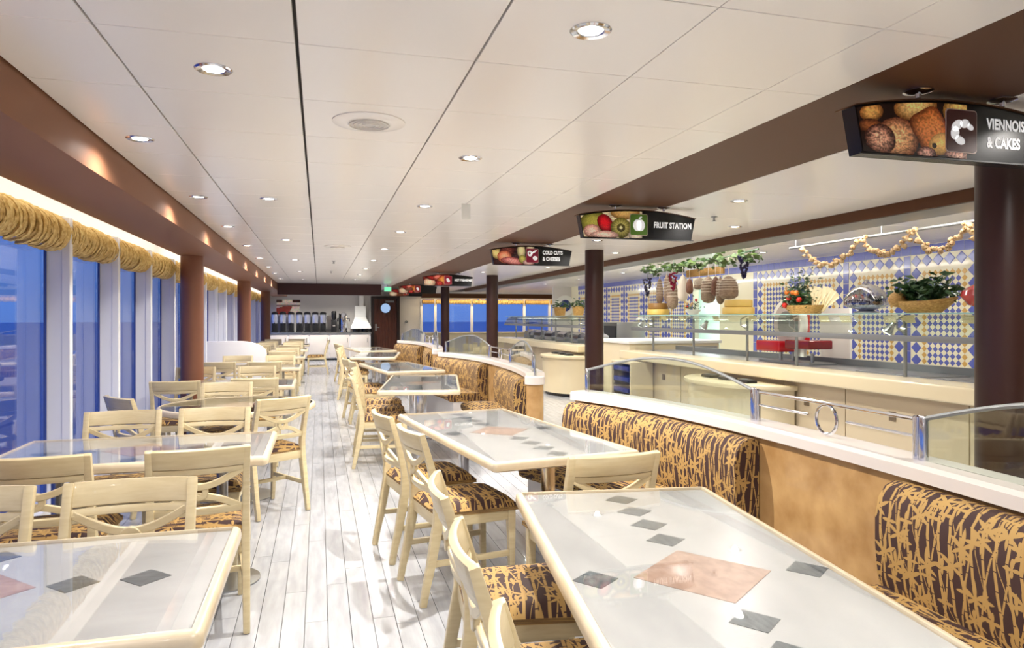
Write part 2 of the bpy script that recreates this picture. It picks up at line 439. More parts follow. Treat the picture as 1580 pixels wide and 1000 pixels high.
bb = MB().box(-.004, 0, .002, .150, .002, .116).mesh('border_tile', 'bluetile', bevel=.001, seg=1)
def merge(mb, me, x, y, z):
    mb.add([(v.co.x+x, v.co.y+y, v.co.z+z) for v in me.vertices], [tuple(p.vertices) for p in me.polygons])
PER = 1.07
bigrest = MB(); smallb = MB(); goldb = MB(); nd = ns = 0
sb = rhomb(.0385, .0385, '', ''); sbm = sb.mesh('x', 'bluetile_s'); gbm = rhomb(.0385, .0385, '', '').mesh('x', 'goldtile')
y0 = 7.23-PER*4+.053
zt = 2.35
for p in range(16):
    ys = y0+p*PER
    if ys+PER > 19.5: break
    nearp = 4.0 < ys+.5 < 11.6
    for j in range(10):   # stripe
        z = zt-.12-.078-j*.15
        yy = ys-.053
        if 11.45 < yy < 12.55 and z < 2.1: continue
        if nearp: link('stripe_tile', bt, wr, (TX, yy, z))
        else: merge(bigrest, bt, TX, yy, z)
    for j in range(7):
        yy = ys-.106+j*PER/7
        merge(bigrest, bb, TX, yy, zt-.12)
    door = ys+PER > 11.5 and ys < 12.5
    if door: continue
    bp = .16
    for j in range(6):
        for r in range(10):
            if r > 0 and j not in (0, 5): continue
            yy = ys+bp*(j+.5); z = zt-.12-.077-r*.154
            if z < .8: continue
            if nearp: link('diamond_tile', bigm, wr, (TX, yy, z)); nd += 1
            else: merge(bigrest, bigm, TX, yy, z)
    z = zt-.12-.154-.085
    r = 0
    while z > .85:
        for j in range(8):
            yy = ys+bp+.08*(j+.5)
            if r == 0 or j in (0, 7): merge(goldb, gbm, TX, yy, z)
            else: merge(smallb, sbm, TX, yy, z)
        z -= .077; r += 1
tag(bigrest.build('diamond_tiling', 'bluetile', wr), kind='stuff')
tag(smallb.build('small_blue_tiling', 'bluetile_s', wr), kind='stuff')
tag(goldb.build('ochre_tiling', 'goldtile', wr), kind='stuff')

# ------------------------------------------------------------------ columns
def column(x, y, lab, m):
    t = thing('column', lab, 'column', (x, y, 0))
    MB().lathe([(.125, .06), (.125, CZ if x > 0 else 2.166)], 40).build('shaft', m, t, smooth=True)
    MB().lathe([(.16, 0), (.16, .05), (.13, .06)], 40).build('base_ring', m, t, smooth=True)
    return t
for i, y in enumerate((2.94, 8.75, 14.5, 20.3)):
    column(3.55, y, ['dark brown round column nearest, at the right frame edge', 'dark brown round column under the fruit sign', 'dark brown column under the cold cuts sign', 'farthest dark brown column under the breakfast sign'][i], 'column')
for i, y in enumerate((3.0, 8.85, 14.7, 20.4)):
    column(-1.43, y, ['copper brown column beside the left camera position', 'thickest copper brown column between the left windows', 'second copper brown column along the windows', 'thinnest far copper brown column by the coffee counter'][i], 'column_l')

# ------------------------------------------------------------------ chair
def lean(z):   # y of the rear post centre at height z
    P = [(0, 0), (.2, .045), (.42, .085), (.52, .085), (.70, .045), (.865, -.005)]
    for (a, b), (c, d) in zip(P, P[1:]):
        if z <= c: return b+(d-b)*(z-a)/(c-a)
    return P[-1][1]
def bow(x): return -.032*(1-(x/.2)**2)
def cushion(hw0, hw1, y0, y1, z0, z1, uvs=1.0, n=14, e=6, u0=0):
    mb = MB(); vs = []; uv = []; fs = []
    for i in range(n+1):
        for j in range(n+1):
            a, b = -1+2*i/n, -1+2*j/n
            hw = hw0+(hw1-hw0)*(b+1)/2
            k = (1-abs(a)**e)*(1-abs(b)**e)
            vs.append((a*hw, (y0+y1)/2+b*(y1-y0)/2, z0+.02+(z1-z0-.02)*max(k, 0)**.4)); uv.append((vs[-1][1]*uvs+u0, vs[-1][0]*uvs+u0*.7))
    idx = lambda i, j: i*(n+1)+j
    for i in range(n):
        for j in range(n): fs.append((idx(i, j), idx(i+1, j), idx(i+1, j+1), idx(i, j+1)))
    mb.add(vs, fs, uv)
    # skirt
    ring = [(i, 0) for i in range(n)]+[(n, j) for j in range(n)]+[(i, n) for i in range(n, 0, -1)]+[(0, j) for j in range(n, 0, -1)]
    top = [vs[idx(i, j)] for i, j in ring]; m = len(top)
    mb.add(top+[(x, y, z0) for x, y, _ in top], [(k, (k+1) % m, m+(k+1) % m, m+k) for k in range(m)]+[tuple(range(m, 2*m))], [(p[1]+p[2], p[0]) for p in top]+[(p[1], p[0]+.02) for p in top])
    return mb
def make_chair():
    t = thing('dining_chair', 'x', 'chair')
    for s in (-1, 1):
        zs = [0, .1, .2, .32, .42, .52, .61, .70, .79, .865]
        MB().rectsweep([(s*.2, lean(z)+(.004 if z in (0,) else 0), z) for z in zs], (1, 0, 0), [.03, .032, .034, .036, .036, .034, .032, .032, .032, .034], [.034, .038, .044, .05, .052, .048, .04, .036, .034, .03]).build('rear_leg', 'wood', t, bevel=.006)
        MB().rectsweep([(s*.192, .50, 0), (s*.196, .495, .2), (s*.198, .49, .44)], (1, 0, 0), [.026, .034, .042], [.026, .034, .042]).build('front_leg', 'wood', t, bevel=.005)
        MB().rectsweep([(s*.197, .05, .205), (s*.195, .49, .205)], (0, 0, 1), .03, .018).build('stretcher', 'wood', t, bevel=.003)
    MB().rectsweep([(-.196, .30, .205), (.196, .30, .205)], (0, 0, 1), .028, .018).build('stretcher', 'wood', t, bevel=.003)
    f = MB()
    for s in (-1, 1): f.rectsweep([(s*.2, .09, .415), (s*.2, .49, .415)], (0, 0, 1), .06, .024)
    f.rectsweep([(-.2, .085, .415), (.2, .085, .415)], (0, 0, 1), .06, .024); f.rectsweep([(-.2, .50, .415), (.2, .50, .415)], (0, 0, 1), .06, .024)
    f.build('seat_frame', 'wood', t, bevel=.003)
    cushion(.205, .228, .075, .53, .437, .502).build('seat', 'bamboo', t, smooth=True)
    xs = [-.218+.436*i/12 for i in range(13)]
    def rail(z, h, th, x1=.2):
        xx = [-x1+2*x1*i/12 for i in range(13)]
        # up vector follows the lean
        a, b = lean(z-h/2), lean(z+h/2); side = Vector((0, b-a, h)).normalized()
        return MB().rectsweep([(x, lean(z)+bow(min(abs(x), .2)), z) for x in xx], side, h, th)
    tr = rail(.823, .088, .026, .19).build('top_rail', 'wood', t, bevel=.007)
    rail(.763, .028, .018, .19).build('under_rail', 'wood', t, bevel=.003)
    rail(.572, .034, .02, .19).build('lower_rail', 'wood', t, bevel=.004)
    sp = MB()
    zc = .665
    for sgn in (1, -1):
        pts = []
        for i in range(17):
            x = -.185+.37*i/16; q = abs(x)/.185
            z = zc+sgn*(.022+.068*(1-math.cos(min(q, 1)*PI/2*1.05)) )
            pts.append((x, lean(z)+bow(x), z))
        sp.rectsweep(pts, (0, 1, .0), .018, .029)
    ring = [(.03*math.cos(a), 0, .03*math.sin(a)) for a in [2*PI*k/16 for k in range(16)]]
    vs = []; n = 16; yl = lean(zc)+bow(0)
    for yy in (-.010, .010):
        for rr in (.040, .013):
            for k in range(n): vs.append((rr*math.cos(2*PI*k/n), yl+yy, zc+rr*math.sin(2*PI*k/n)))
    fs = []
    for k in range(n):
        k1 = (k+1) % n
        fs += [(k, k1, n+k1, n+k), (2*n+k, 2*n+k1, 3*n+k1, 3*n+k), (k, k1, 2*n+k1, 2*n+k), (n+k, n+k1, 3*n+k1, 3*n+k)]
    sp.add(vs, fs)
    sp.build('back_splat', 'wood', t, bevel=.003, seg=1)
    return t
proto = make_chair(); used = [False]
def chair(x, y, deg, label, group='cream dining chairs'):
    o = copy_tree(proto) if used[0] else proto
    used[0] = True
    o.location = (x, y, 0); o.rotation_euler = (0, 0, R(deg)); o['label'] = label; o['group'] = group
    return o
G1 = 'dining chairs of the window tables'; G2 = 'dining chairs of the aisle tables by the banquettes'
for x, y, d, l in [
 (-.65, 2.79, 180, 'cream chair facing the camera across the front left table, right of the pair'),
 (-1.17, 2.79, 180, 'cream chair at left frame edge facing the camera across the front left table'),
 (-.52, 3.39, 8, 'olive-lit chair with back to camera at right end of second window table'),
 (-1.16, 3.37, 2, 'chair with back to camera by the window, near side of second window table'),
 (-1.18, 4.86, 184, 'chair facing camera by the window behind the second window table'),
 (-.65, 4.88, 178, 'chair facing camera behind second window table, nearer the aisle'),
 (-.25, 5.38, 33, 'turned chair at the aisle showing crossed back, pulled out from round table'),
 (-.80, 6.76, 180, 'chair facing camera on far side of the round table'),
 (-1.42, 5.72, -52, 'side-on chair against the windows at the round table'),
 (-1.28, 7.02, 0, 'chair with back to camera by windows at fourth window table'),
 (-.60, 7.15, 0, 'chair with back to camera nearer the aisle at fourth window table'),
 (-1.40, 8.92, 180, 'chair facing camera beside the thick column behind fourth window table'),
 (-.72, 8.90, 180, 'chair facing camera behind fourth window table, nearer the aisle'),
 (-1.28, 9.85, 0, 'chair with back to camera by windows at fifth window table'),
 (-.70, 9.8, 0, 'chair with back to camera nearer the aisle at fifth window table'),
 (-1.2, 11.42, 180, 'chair facing camera in front of the white curved partition'),
 (-.58, 11.35, 180, 'chair facing camera right of the white curved partition'),
 (-1.2, 12.75, 0, 'chair just behind the white curved partition by the windows'),
 (-.62, 12.65, 0, 'chair just behind the curved end of the white partition'),
 (-1.2, 14.3, 180, 'chair facing camera by windows at sixth window table'),
 (-.60, 14.3, 180, 'chair facing camera near aisle at sixth window table'),
 (-1.2, 15.4, 0, 'chair with back to camera by windows at seventh window table'),
 (-.60, 15.4, 0, 'chair with back to camera near aisle at seventh window table'),
 (-1.2, 17.1, 180, 'chair facing camera by windows at seventh window table'),
 (-.60, 17.1, 180, 'chair facing camera near aisle at seventh window table'),
 (-1.2, 18.2, 0, 'chair with back to camera by windows at last window table'),
 (-.60, 18.2, 0, 'chair with back to camera near aisle at last window table'),
 (-1.2, 19.9, 180, 'chair facing camera by windows at last window table'),
 (-.60, 19.9, 180, 'chair facing camera near aisle at last window table'),
 (.22, 18.6, 90, 'side-on chair facing the windows standing far down the aisle')]:
    chair(x, y, d, l, G1)
for x, y, d, l in [
 (.34, 1.20, -96, 'lowest chair at the bottom edge, left side of the nearest right table'),
 (.375, 1.81, -96, 'second chair along nearest right table with a bamboo print seat in view'),
 (.415, 2.45, -96, 'third chair along nearest right table, seen edge-on at its far end'),
 (1.22, 2.775, 4, 'chair with flat cream top rail at the far end of nearest right table'),
 (.46, 3.69, -80, 'chair in light with bright seat at near end of second right table'),
 (.37, 4.34, -80, 'second chair along the second right table, overlapping behind the lit one'),
 (.33, 7.06, -96, 'near chair at aisle side of the third right table'),
 (.36, 7.67, -96, 'middle chair at aisle side of the third right table'),
 (.40, 8.31, -96, 'far chair at aisle side of the third right table'),
 (.43, 9.55, -80, 'near chair at aisle side of the fourth right table'),
 (.36, 10.2, -80, 'far chair at aisle side of the fourth right table'),
 (.33, 12.9, -96, 'near chair at aisle side of the fifth right table'),
 (.36, 13.6, -96, 'middle chair at aisle side of the fifth right table'),
 (.40, 14.2, -96, 'far chair at aisle side of the fifth right table'),
 (.43, 15.4, -80, 'near chair at aisle side of the sixth right table'),
 (.36, 16.1, -80, 'far chair at aisle side of the sixth right table'),
 ]:
    chair(x, y, d, l, G2)
for i, (x, y, d) in enumerate([(4.2, 22.6, 0), (4.9, 22.6, 0), (5.8, 22.6, 0), (6.5, 22.6, 0), (4.2, 24.2, 180), (4.9, 24.2, 180), (5.8, 24.2, 180), (6.5, 24.2, 180)]):
    chair(x, y, d, ['far chair with back to camera, leftmost before the sea windows', 'far chair with back to camera, second from left before the sea windows', 'far chair with back to camera, third from left before the sea windows', 'far chair with back to camera, rightmost before the sea windows', 'chair against far windows, leftmost', 'chair against far windows, second from left', 'chair against far windows, third from left', 'chair against far windows, rightmost'][i], 'chairs before the far windows')

# ------------------------------------------------------------------ tables
small = MB().add([(-.064, 0, 0), (0, -.064, 0), (.064, 0, 0), (0, .064, 0), (-.064, 0, .0015), (0, -.064, .0015), (.064, 0, .0015), (0, .064, .0015)], [(4, 5, 6, 7), (0, 1, 5, 4), (1, 2, 6, 5), (2, 3, 7, 6), (3, 0, 4, 7)]).mesh('inlay_tile', 'tile_dark')
q = .198
pink = MB().add([(-q, 0, 0), (0, -q, 0), (q, 0, 0), (0, q, 0), (-q, 0, .0015), (0, -q, .0015), (q, 0, .0015), (0, q, .0015)], [(4, 5, 6, 7), (0, 1, 5, 4), (1, 2, 6, 5), (2, 3, 7, 6), (3, 0, 4, 7)]).mesh('centre_tile', 'tile_pink')
def inlays(t, pos, z=.742):
    link('centre_tile', pink, t, (0, 0, z))
    for x, y in pos: link('inlay_tile', small, t, (x, y, z))
def rframe(L, D, w=.05):
    """rounded-profile rectangular nosing"""
    path = []
    r = .03
    for cx, cy, a0 in ((L/2-r, D/2-r, 0), (-L/2+r, D/2-r, 90), (-L/2+r, -D/2+r, 180), (L/2-r, -D/2+r, 270)):
        for k in range(5):
            a = R(a0+22.5*k); path.append((cx, cy, math.cos(a), math.sin(a), r))
    prof = [(-.05, .705), (-.012, .703), (-.002, .710), (.0, .725), (-.002, .742), (-.012, .7505), (-.026, .752), (-.028, .74)]
    vs = []; fs = []; m = len(prof); n = len(path)
    for cx, cy, dx, dy, r_ in path:
        for o, z in prof: vs.append((cx+dx*(r_+o), cy+dy*(r_+o), z))
    for i in range(n):
        for k in range(m-1): fs.append((i*m+k, ((i+1) % n)*m+k, ((i+1) % n)*m+k+1, i*m+k+1))
    return MB().add(vs, fs)
def table(L, D, loc, deg, label, cat_group, pos, kind):
    t = thing('dining_table', label, 'table', (loc[0], loc[1], 0), R(deg), cat_group)
    rframe(L, D).build('edge_frame', 'edge', t, smooth=True)
    MB().box(-L/2+.03, L/2-.03, -D/2+.03, D/2-.03, .71, .742).build('stone_top', 'stone', t)
    inlays(t, pos)
    MB().box(-L/2+.029, L/2-.029, -D/2+.029, D/2-.029, .7455, .7515).build('glass_top', 'glass_top', t)
    if kind == 'round_base':
        for s in (-1, 1):
            MB().lathe([(.03, .02), (.03, .70), (.1, .705)], 16, (s*L*.3, 0, 0)).build('pedestal', 'steel', t, smooth=True)
            MB().lathe([(.2, 0), (.2, .008), (.05, .022)], 28, (s*L*.3, 0, 0)).build('base_plate', 'steel', t, smooth=True)
    else:
        for s in (-1, 1):
            MB().box(s*L*.36-.03, s*L*.36+.03, -.03, .03, .012, .705).build('pedestal', 'chrome', t, bevel=.004)
            MB().box(s*L*.36-.06, s*L*.36+.06, -.26, .26, .0, .014).build('base_plate', 'chrome', t, bevel=.003)
            MB().box(s*L*.36-.03, s*L*.36+.03, -.25, .25, .68, .705).build('bracket', 'chrome', t, bevel=.003)
    return t
PL = [(s*a, 0) for s in (-1, 1) for a in (.285, .46)]+[(0, .285), (0, -.285)]
PR = [(s*a, 0) for s in (-1, 1) for a in (.30, .465, .63, .795)]+[(0, .305), (0, -.305)]
GL = 'window tables with marble tops'; GR = 'aisle tables with long marble tops'
for i, (y, l) in enumerate([(2.10, 'glass-topped marble table cut by the lower left frame corner'), (4.14, 'second glass-topped marble table beside the left windows'),
        (7.98, 'window table beyond the round table'), (10.62, 'window table in front of the white curved partition'), (13.45, 'window table just behind the white curved partition'),
        (16.25, 'second window table behind the white partition'), (19.05, 'farthest window table near the coffee counter')]):
    table(1.33, .84, (-.915, y), 0, l, GL, PL, 'round_base')
for i, (x, y, d, l) in enumerate([(1.02, 1.72, 82, 'large nearest right table with pink centre tile, lower right of photo'), (1.087, 4.24, 98, 'second right table with its corner pointing at the camera'),
        (1.08, 7.62, 80, 'third right table, its glass mirroring dark and light bands'), (1.10, 10.1, 98, 'fourth right table along the aisle'), (1.05, 13.45, 81, 'fifth right table along the aisle'), (1.08, 15.95, 98, 'farthest right table before the wooden door')]):
    table(1.88, .80 if i != 1 else .84, (x, y), d, l, GR, PR, 'post')
rt = thing('round_table', 'round glass-topped table with slate inlays beside the windows', 'table', (-.63, 6.06, 0))
MB().lathe([(.55, .704), (.585, .703), (.598, .712), (.6, .727), (.598, .742), (.588, .7505), (.574, .752), (.572, .742)], 56).build('edge_frame', 'edge', rt, smooth=True)
MB().lathe([(.57, .71), (.57, .742)], 56).build('stone_top', 'stone', rt, smooth=True)
inlays(rt, [(s*a, 0) for s in (-1, 1) for a in (.285, .45)]+[(0, s*a) for s in (-1, 1) for a in (.285, .45)])
MB().lathe([(.571, .7455), (.571, .7515)], 56).build('glass_top', 'glass_top', rt, smooth=True)
MB().lathe([(.035, .02), (.035, .70), (.12, .705)], 20).build('pedestal', 'steel', rt, smooth=True)
MB().lathe([(.27, 0), (.27, .008), (.06, .022)], 36).build('base_plate', 'steel', rt, smooth=True)
for i, x in enumerate((4.55, 6.15)):
    table(1.33, .84, (x, 23.4), 0, ['far left table before the sea windows', 'far right table before the sea windows'][i], 'tables before the far windows', PL, 'round_base')

# ------------------------------------------------------------------ curved half walls with banquettes
HL = 2.03
def wx(t): return 2.13-(.34 if t > 0 else .15)*abs(t)**2.4      # aisle face of wall at t in [-1,1]
def station(mid, y):
    t = (y-mid)/HL; x = wx(t)
    e = .01; dx = (wx(t+e/HL)-wx(t-e/HL))/(2*e)
    nrm = Vector((-1, dx, 0)).normalized()
    return Vector((x, y, 0)), nrm
def loft(mid, ya, yb, prof, n=16, uvsc=None, endround=0, swap=False):
    """profile of (distance toward the aisle, z); stations between ya, yb"""
    mb = MB(); vs = []; uv = []; m = len(prof); s = 0; last = None
    pl_ = [0]
    for a, b in zip(prof, prof[1:]): pl_.append(pl_[-1]+math.hypot(b[0]-a[0], b[1]-a[1]))
    for i in range(n+1):
        y = ya+(yb-ya)*i/n; p, nm = station(mid, y)
        if last is not None: s += (p-last).length
        last = p
        for k, (d, z) in enumerate(prof):
            q_ = p+nm*d; vs.append((q_.x, q_.y, z)); uv.append((s, -pl_[k]) if not swap else (pl_[k]*1.0+.3, s))
    fs = []
    for i in range(n):
        for k in range(m): fs.append((i*m+k, i*m+(k+1) % m, (i+1)*m+(k+1) % m, (i+1)*m+k))
    mb.add(vs, fs, uv)
    for base, st in ((0, 0), (n*m, 1)):
        ev = vs[base:base+m]; mb.add(ev, [tuple(range(m))], [(prof[k][0]*1.0+.7*st, prof[k][1]) for k in range(m)])
    return mb
def sect(mid, lab, idx):
    t = thing('partition_wall', lab[0], 'half wall', (0, 0, 0))
    loft(mid, mid-HL, mid+HL, [(0, 0), (0, .855), (-.12, .855), (-.12, 0)], 24).build('gold_panel', 'gold', t, smooth=True)
    loft(mid, mid-HL-.02, mid+HL+.02, [(.03, .855), (.03, .90), (.015, .915), (-.15, .915), (-.16, .90), (-.16, .855)], 24).build('cap', 'cap', t, smooth=True)
    loft(mid, mid-HL, mid+HL, [(.008, 0), (.008, .10), (0, .10), (0, 0)], 24).build('kickboard', 'white', t)
    for j, (ya, yb) in enumerate(((mid-HL+.02, mid-.62), (mid+.30, mid+HL-.02))):
        b = thing('banquette', lab[1+j], 'bench', (0, 0, 0), 0, 'bamboo print banquettes')
        bp = [(.005, .45), (.12, .45), (.135, .5), (.145, .62), (.145, .72), (.13, .79), (.10, .83), (.06, .845), (.02, .84), (.005, .82)]
        loft(mid, ya, yb, bp, 18).build('backrest', 'bamboo', b, smooth=True)
        loft(mid, ya, yb, [(.005, .36), (.50, .36), (.53, .38), (.54, .42), (.53, .45), (.49, .47), (.14, .465), (.005, .46)], 18, swap=True).build('seat', 'bamboo', b, smooth=True)
        loft(mid, ya+.01, yb-.01, [(.005, .0), (.46, .0), (.46, .36), (.005, .36)], 14).build('base', 'white', b, smooth=True)
    # glass screens and chrome rail on the cap
    zc = .915
    for j, (ya, yb) in enumerate(((mid-HL+.06, mid-.63), (mid+.43, mid+HL-.06))):
        g = thing('glass_screen', lab[3+j], 'glass screen', (0, 0, 0), 0, 'arched glass screens on the half walls')
        n = 18; vs = []; fs = []; top = []
        for i in range(n+1):
            y = ya+(yb-ya)*i/n; p, nm = station(mid, y); p = p-nm*.06
            z = zc+.155+.125*math.sin(PI*i/n)
            for d, zz in ((.004, zc), (.004, z), (-.004, z), (-.004, zc)):
                q_ = p+nm*d; vs.append((q_.x, q_.y, zz))
            top.append((p.x, p.y, z))
        for i in range(n):
            for k in range(4): fs.append((i*4+k, i*4+(k+1) % 4, (i+1)*4+(k+1) % 4, (i+1)*4+k))
        MB().add(vs, fs+[(0, 1, 2, 3), tuple(n*4+k for k in range(4))]).build('pane', 'glass', g)
        MB().tube(top, .009, 8).build('top_rail', 'steel_m', g, smooth=True)
        for y in (ya, yb):
            p, nm = station(mid, y); p = p-nm*.06
            MB().lathe([(.017, 0), (.017, .16), (.012, .168)], 14, (p.x, p.y, zc)).build('post', 'chrome', g, smooth=True)
    rl = thing('chrome_railing', lab[5], 'railing', (0, 0, 0), 0, 'chrome railings on the half walls')
    ya, yb = mid-.60, mid+.40
    for zz in (.15, .085):
        pts = []
        for i in range(9):
            y = ya+(yb-ya)*i/8; p, nm = station(mid, y); p = p-nm*.06; pts.append((p.x, p.y, zc+zz))
        if zz == .15: MB().tube(pts, .008, 8).build('rail', 'chrome', rl, smooth=True)
        else:
            MB().tube(pts[:4], .006, 8).build('rail', 'chrome', rl, smooth=True); MB().tube(pts[5:], .006, 8).build('rail', 'chrome', rl, smooth=True)
    p, nm = station(mid, (ya+yb)/2); p = p-nm*.06
    MB().tube([(p.x, p.y+.066*math.cos(a), zc+.078+.066*math.sin(a)) for a in [2*PI*k/24 for k in range(24)]], .007, 8, closed=True).build('ring', 'chrome', rl, smooth=True)
    for y in (ya, yb):
        p, nm = station(mid, y); p = p-nm*.06
        MB().lathe([(.016, 0), (.016, .16), (.01, .166)], 14, (p.x, p.y, zc)).build('post', 'chrome', rl, smooth=True)
    # bollard at the near end
    bo = thing('bollard', lab[6], 'post', (2.03, mid-HL-.05, 0), 0)
    MB().lathe([(.085, 0), (.085, .80)], 28).build('shaft', 'gold', bo, smooth=True)
    MB().lathe([(.10, .80), (.10, .87), (.09, .88)], 28).build('cap', 'cap', bo, smooth=True)
    MB().tube([(0, .0, .88), (0, 0, 1.03), (0, .05, 1.10), (0, .12, 1.12)], .008, 8).build('rail', 'chrome', bo, smooth=True)
    pg = MB()
    prev = None; vs = []; fs = []
    for i in range(10):
        a = PI*i/9; vs += [(-.003, -.07*math.cos(a)+.02, .88), (.003, -.07*math.cos(a)+.02, .88), (.003, -.07*math.cos(a)+.02, .89+.21*math.sin(a)), (-.003, -.07*math.cos(a)+.02, .89+.21*math.sin(a))]
    for i in range(9):
        for k in range(4): fs.append((i*4+k, i*4+(k+1) % 4, (i+1)*4+(k+1) % 4, (i+1)*4+k))
    pg.add(vs, fs).build('pane', 'glass', bo)
NM = [('nearest', 'first'), ('middle', 'second'), ('farthest', 'third')]
sect(2.75, ['nearest curved gold half wall with white cap', 'banquette at the lower right frame edge with large bamboo print', 'long banquette behind the second right table', 'arched glass screen at the right frame edge', 'arched glass screen over the long banquette', 'nearest chrome railing with a ring on the half wall', 'gold bollard beside the camera at near wall end'], 0)
sect(8.62, ['middle curved gold half wall with white cap', 'short curved banquette beside the middle gold bollard', 'banquette on the middle half wall behind fourth table', 'small glass screen next to the middle bollard', 'arched glass screen seen between the dark columns', 'chrome railing on the middle half wall', 'gold bollard with white cap ending the middle half wall'], 1)
sect(14.48, ['farthest curved half wall near the wooden door', 'short banquette beside the far bollard', 'farthest banquette near the wooden door', 'glass screen next to the far bollard', 'farthest arched glass screen near the door', 'farthest chrome railing on the half wall', 'far slim gold bollard with white cap'], 2)

# white curved cross partition among the window tables
pt = [(-1.8, 0), (-1.8, 1.07)]+[(-1.25+.42*math.sin(a), 1.07-.20*(1-math.cos(a))-.0) for a in [PI/2*k/10 for k in range(11)]]+[(-.83, 0)]
o = MB().prism(pt, 11.95, 12.10, 'y').build('low_partition', 'white', bevel=.01)
tag(o, 'low white cross partition with rounded end among window tables', 'partition')

# ------------------------------------------------------------------ downlights
dl_ring = MB().lathe([(.030, .012), (.040, .004), (.044, -.002), (.060, -.005), (.066, 0), (.066, .003)], 28)
dl_ring.f = dl_ring.f[:-2]; dl_ring.uv = dl_ring.uv[:sum(len(f) for f in dl_ring.f)]
dl_ring = dl_ring.mesh('trim_ring', 'chrome', smooth=True)
dl_lens = MB().lathe([(.036, 0), (.036, .004)], 24).mesh('lens', 'lens')
def spot(name, loc, watts, parent=None, size=R(158), col=(1, .955, .90), rad=.025, blend=.8):
    l = bpy.data.lights.new(name, 'SPOT'); l.energy = watts; l.spot_size = size; l.spot_blend = blend; l.color = col; l.shadow_soft_size = rad
    o = bpy.data.objects.new(name, l); C.objects.link(o); o.location = loc
    if parent: o.parent = parent
    return o
def downlight(x, y, z, label, group, w=LAMP, rad=.022):
    t = thing('downlight', label, 'ceiling light', (x, y, z), 0, group)
    link('trim_ring', dl_ring, t); link('lens', dl_lens, t, (0, 0, -.001))
    if w: spot('downlight_beam', (0, 0, -.012), w, t, rad=rad)
KA = (.68, .45, 2.2)
rows = [(-.87, [.3, 2.1, 3.89, 5.65, 7.4, 9.3, 11.2, 13.1, 15, 17], 'beside the left brown beam', KA[0]),
        (-.37, [-.8, 2.73, 5.6, 8.5, 11.4, 14.3, 17.2], 'left of the middle ceiling seam', KA[1]),
        (.82, [.3, 2.05, 3.87, 5.64, 7.4, 9.3, 11.2, 13.1, 15, 17], 'over the right row of tables', KA[2])]
for x, ys, nm, k in rows:
    for i, y in enumerate(ys):
        kk = {.3: .7, 2.05: .55, 3.87: 1.7, 5.64: 1.15}.get(y, 1 if y < 9 else 1.2) if x == .82 else (1 if y < 9 else 1.3)     # powers shaped for crisp chair shadows, a dimmer near table, brighter far end
        downlight(x, y, CZ-.002, 'round chrome downlight %s, %s from the camera' % (nm, ORD[i]), 'downlights '+nm, LAMP*k*kk)
for i, (x, y) in enumerate([(3.12, 1.9), (3.12, 4.74), (3.97, 6.1), (3.12, 7.6), (3.97, 9.0), (3.12, 10.5), (3.97, 12.), (3.12, 13.5), (3.5, 16.5), (3.5, 19.0)]):
    downlight(x, y, CZ-.002, 'round downlight above the buffet aisle, %s from the camera' % ORD[i], 'downlights above the buffet aisle', LAMP*1.7)
for i, y in enumerate((2.5, 4.6, 6.4, 8.4, 10.6, 13., 15.5, 18.)):
    downlight(5.9, y, CZ-.002, 'downlight over the buffet kitchen, %s from the camera' % ORD[i], 'downlights over the buffet kitchen', LAMP*.85)
for i, x in enumerate((-.75, 1.0)):
    downlight(x, 23.4, CZ-.002, ['far downlight above the coffee machines', 'far downlight above the serving hood'][i], 'downlights above the coffee counter', LAMP*3)
for i, (x, y) in enumerate([(5.0, 22.5), (7.2, 22.5)]):
    downlight(x, y, CZ-.002, ['far downlight left, before the sea windows', 'far downlight right, before the sea windows'][i], 'downlights before the sea windows', LAMP)
def arealight(name, loc, sx_, sy_, watts, rot=(0, 0, 0), col=(1, .9, .75)):
    l = bpy.data.lights.new(name, 'AREA'); l.shape = 'RECTANGLE'; l.size = sx_; l.size_y = sy_; l.energy = watts; l.color = col
    o = bpy.data.objects.new(name, l); C.objects.link(o); o.location = loc; o.rotation_euler = rot; return o
# cove strips: behind the left beam, above the buffet, at the far windows
for i in range(5):
    y = 1.0+i*5.2
    arealight('cove_lamp', (-1.575, y, 2.27), .06, 5.0, COVE, (0, R(-100), 0) and (0, R(75), 0))
for i in range(4):
    arealight('counter_lamp', (4.84, 2.5+i*5, 2.30), .05, 4.8, COVE*4, (0, R(-80), 0), (1, .96, .9))
t = thing('light_strip', 'warm cove light strip above the far sea windows', 'light', (3.5, 24.68, 2.20))
MB().box(0, 5.1, 0, .05, 0, .02).build('tube', 'strip', t)
arealight('cove_lamp', (6.0, 24.7, 2.19), 5.0, .06, 40, (0, 0, 0), (1, .8, .5))

arealight('doorway_lamp', (7.8, 12.8, 2.33), .6, 1.2, 60, (0, 0, 0), (.9, 1, 1))
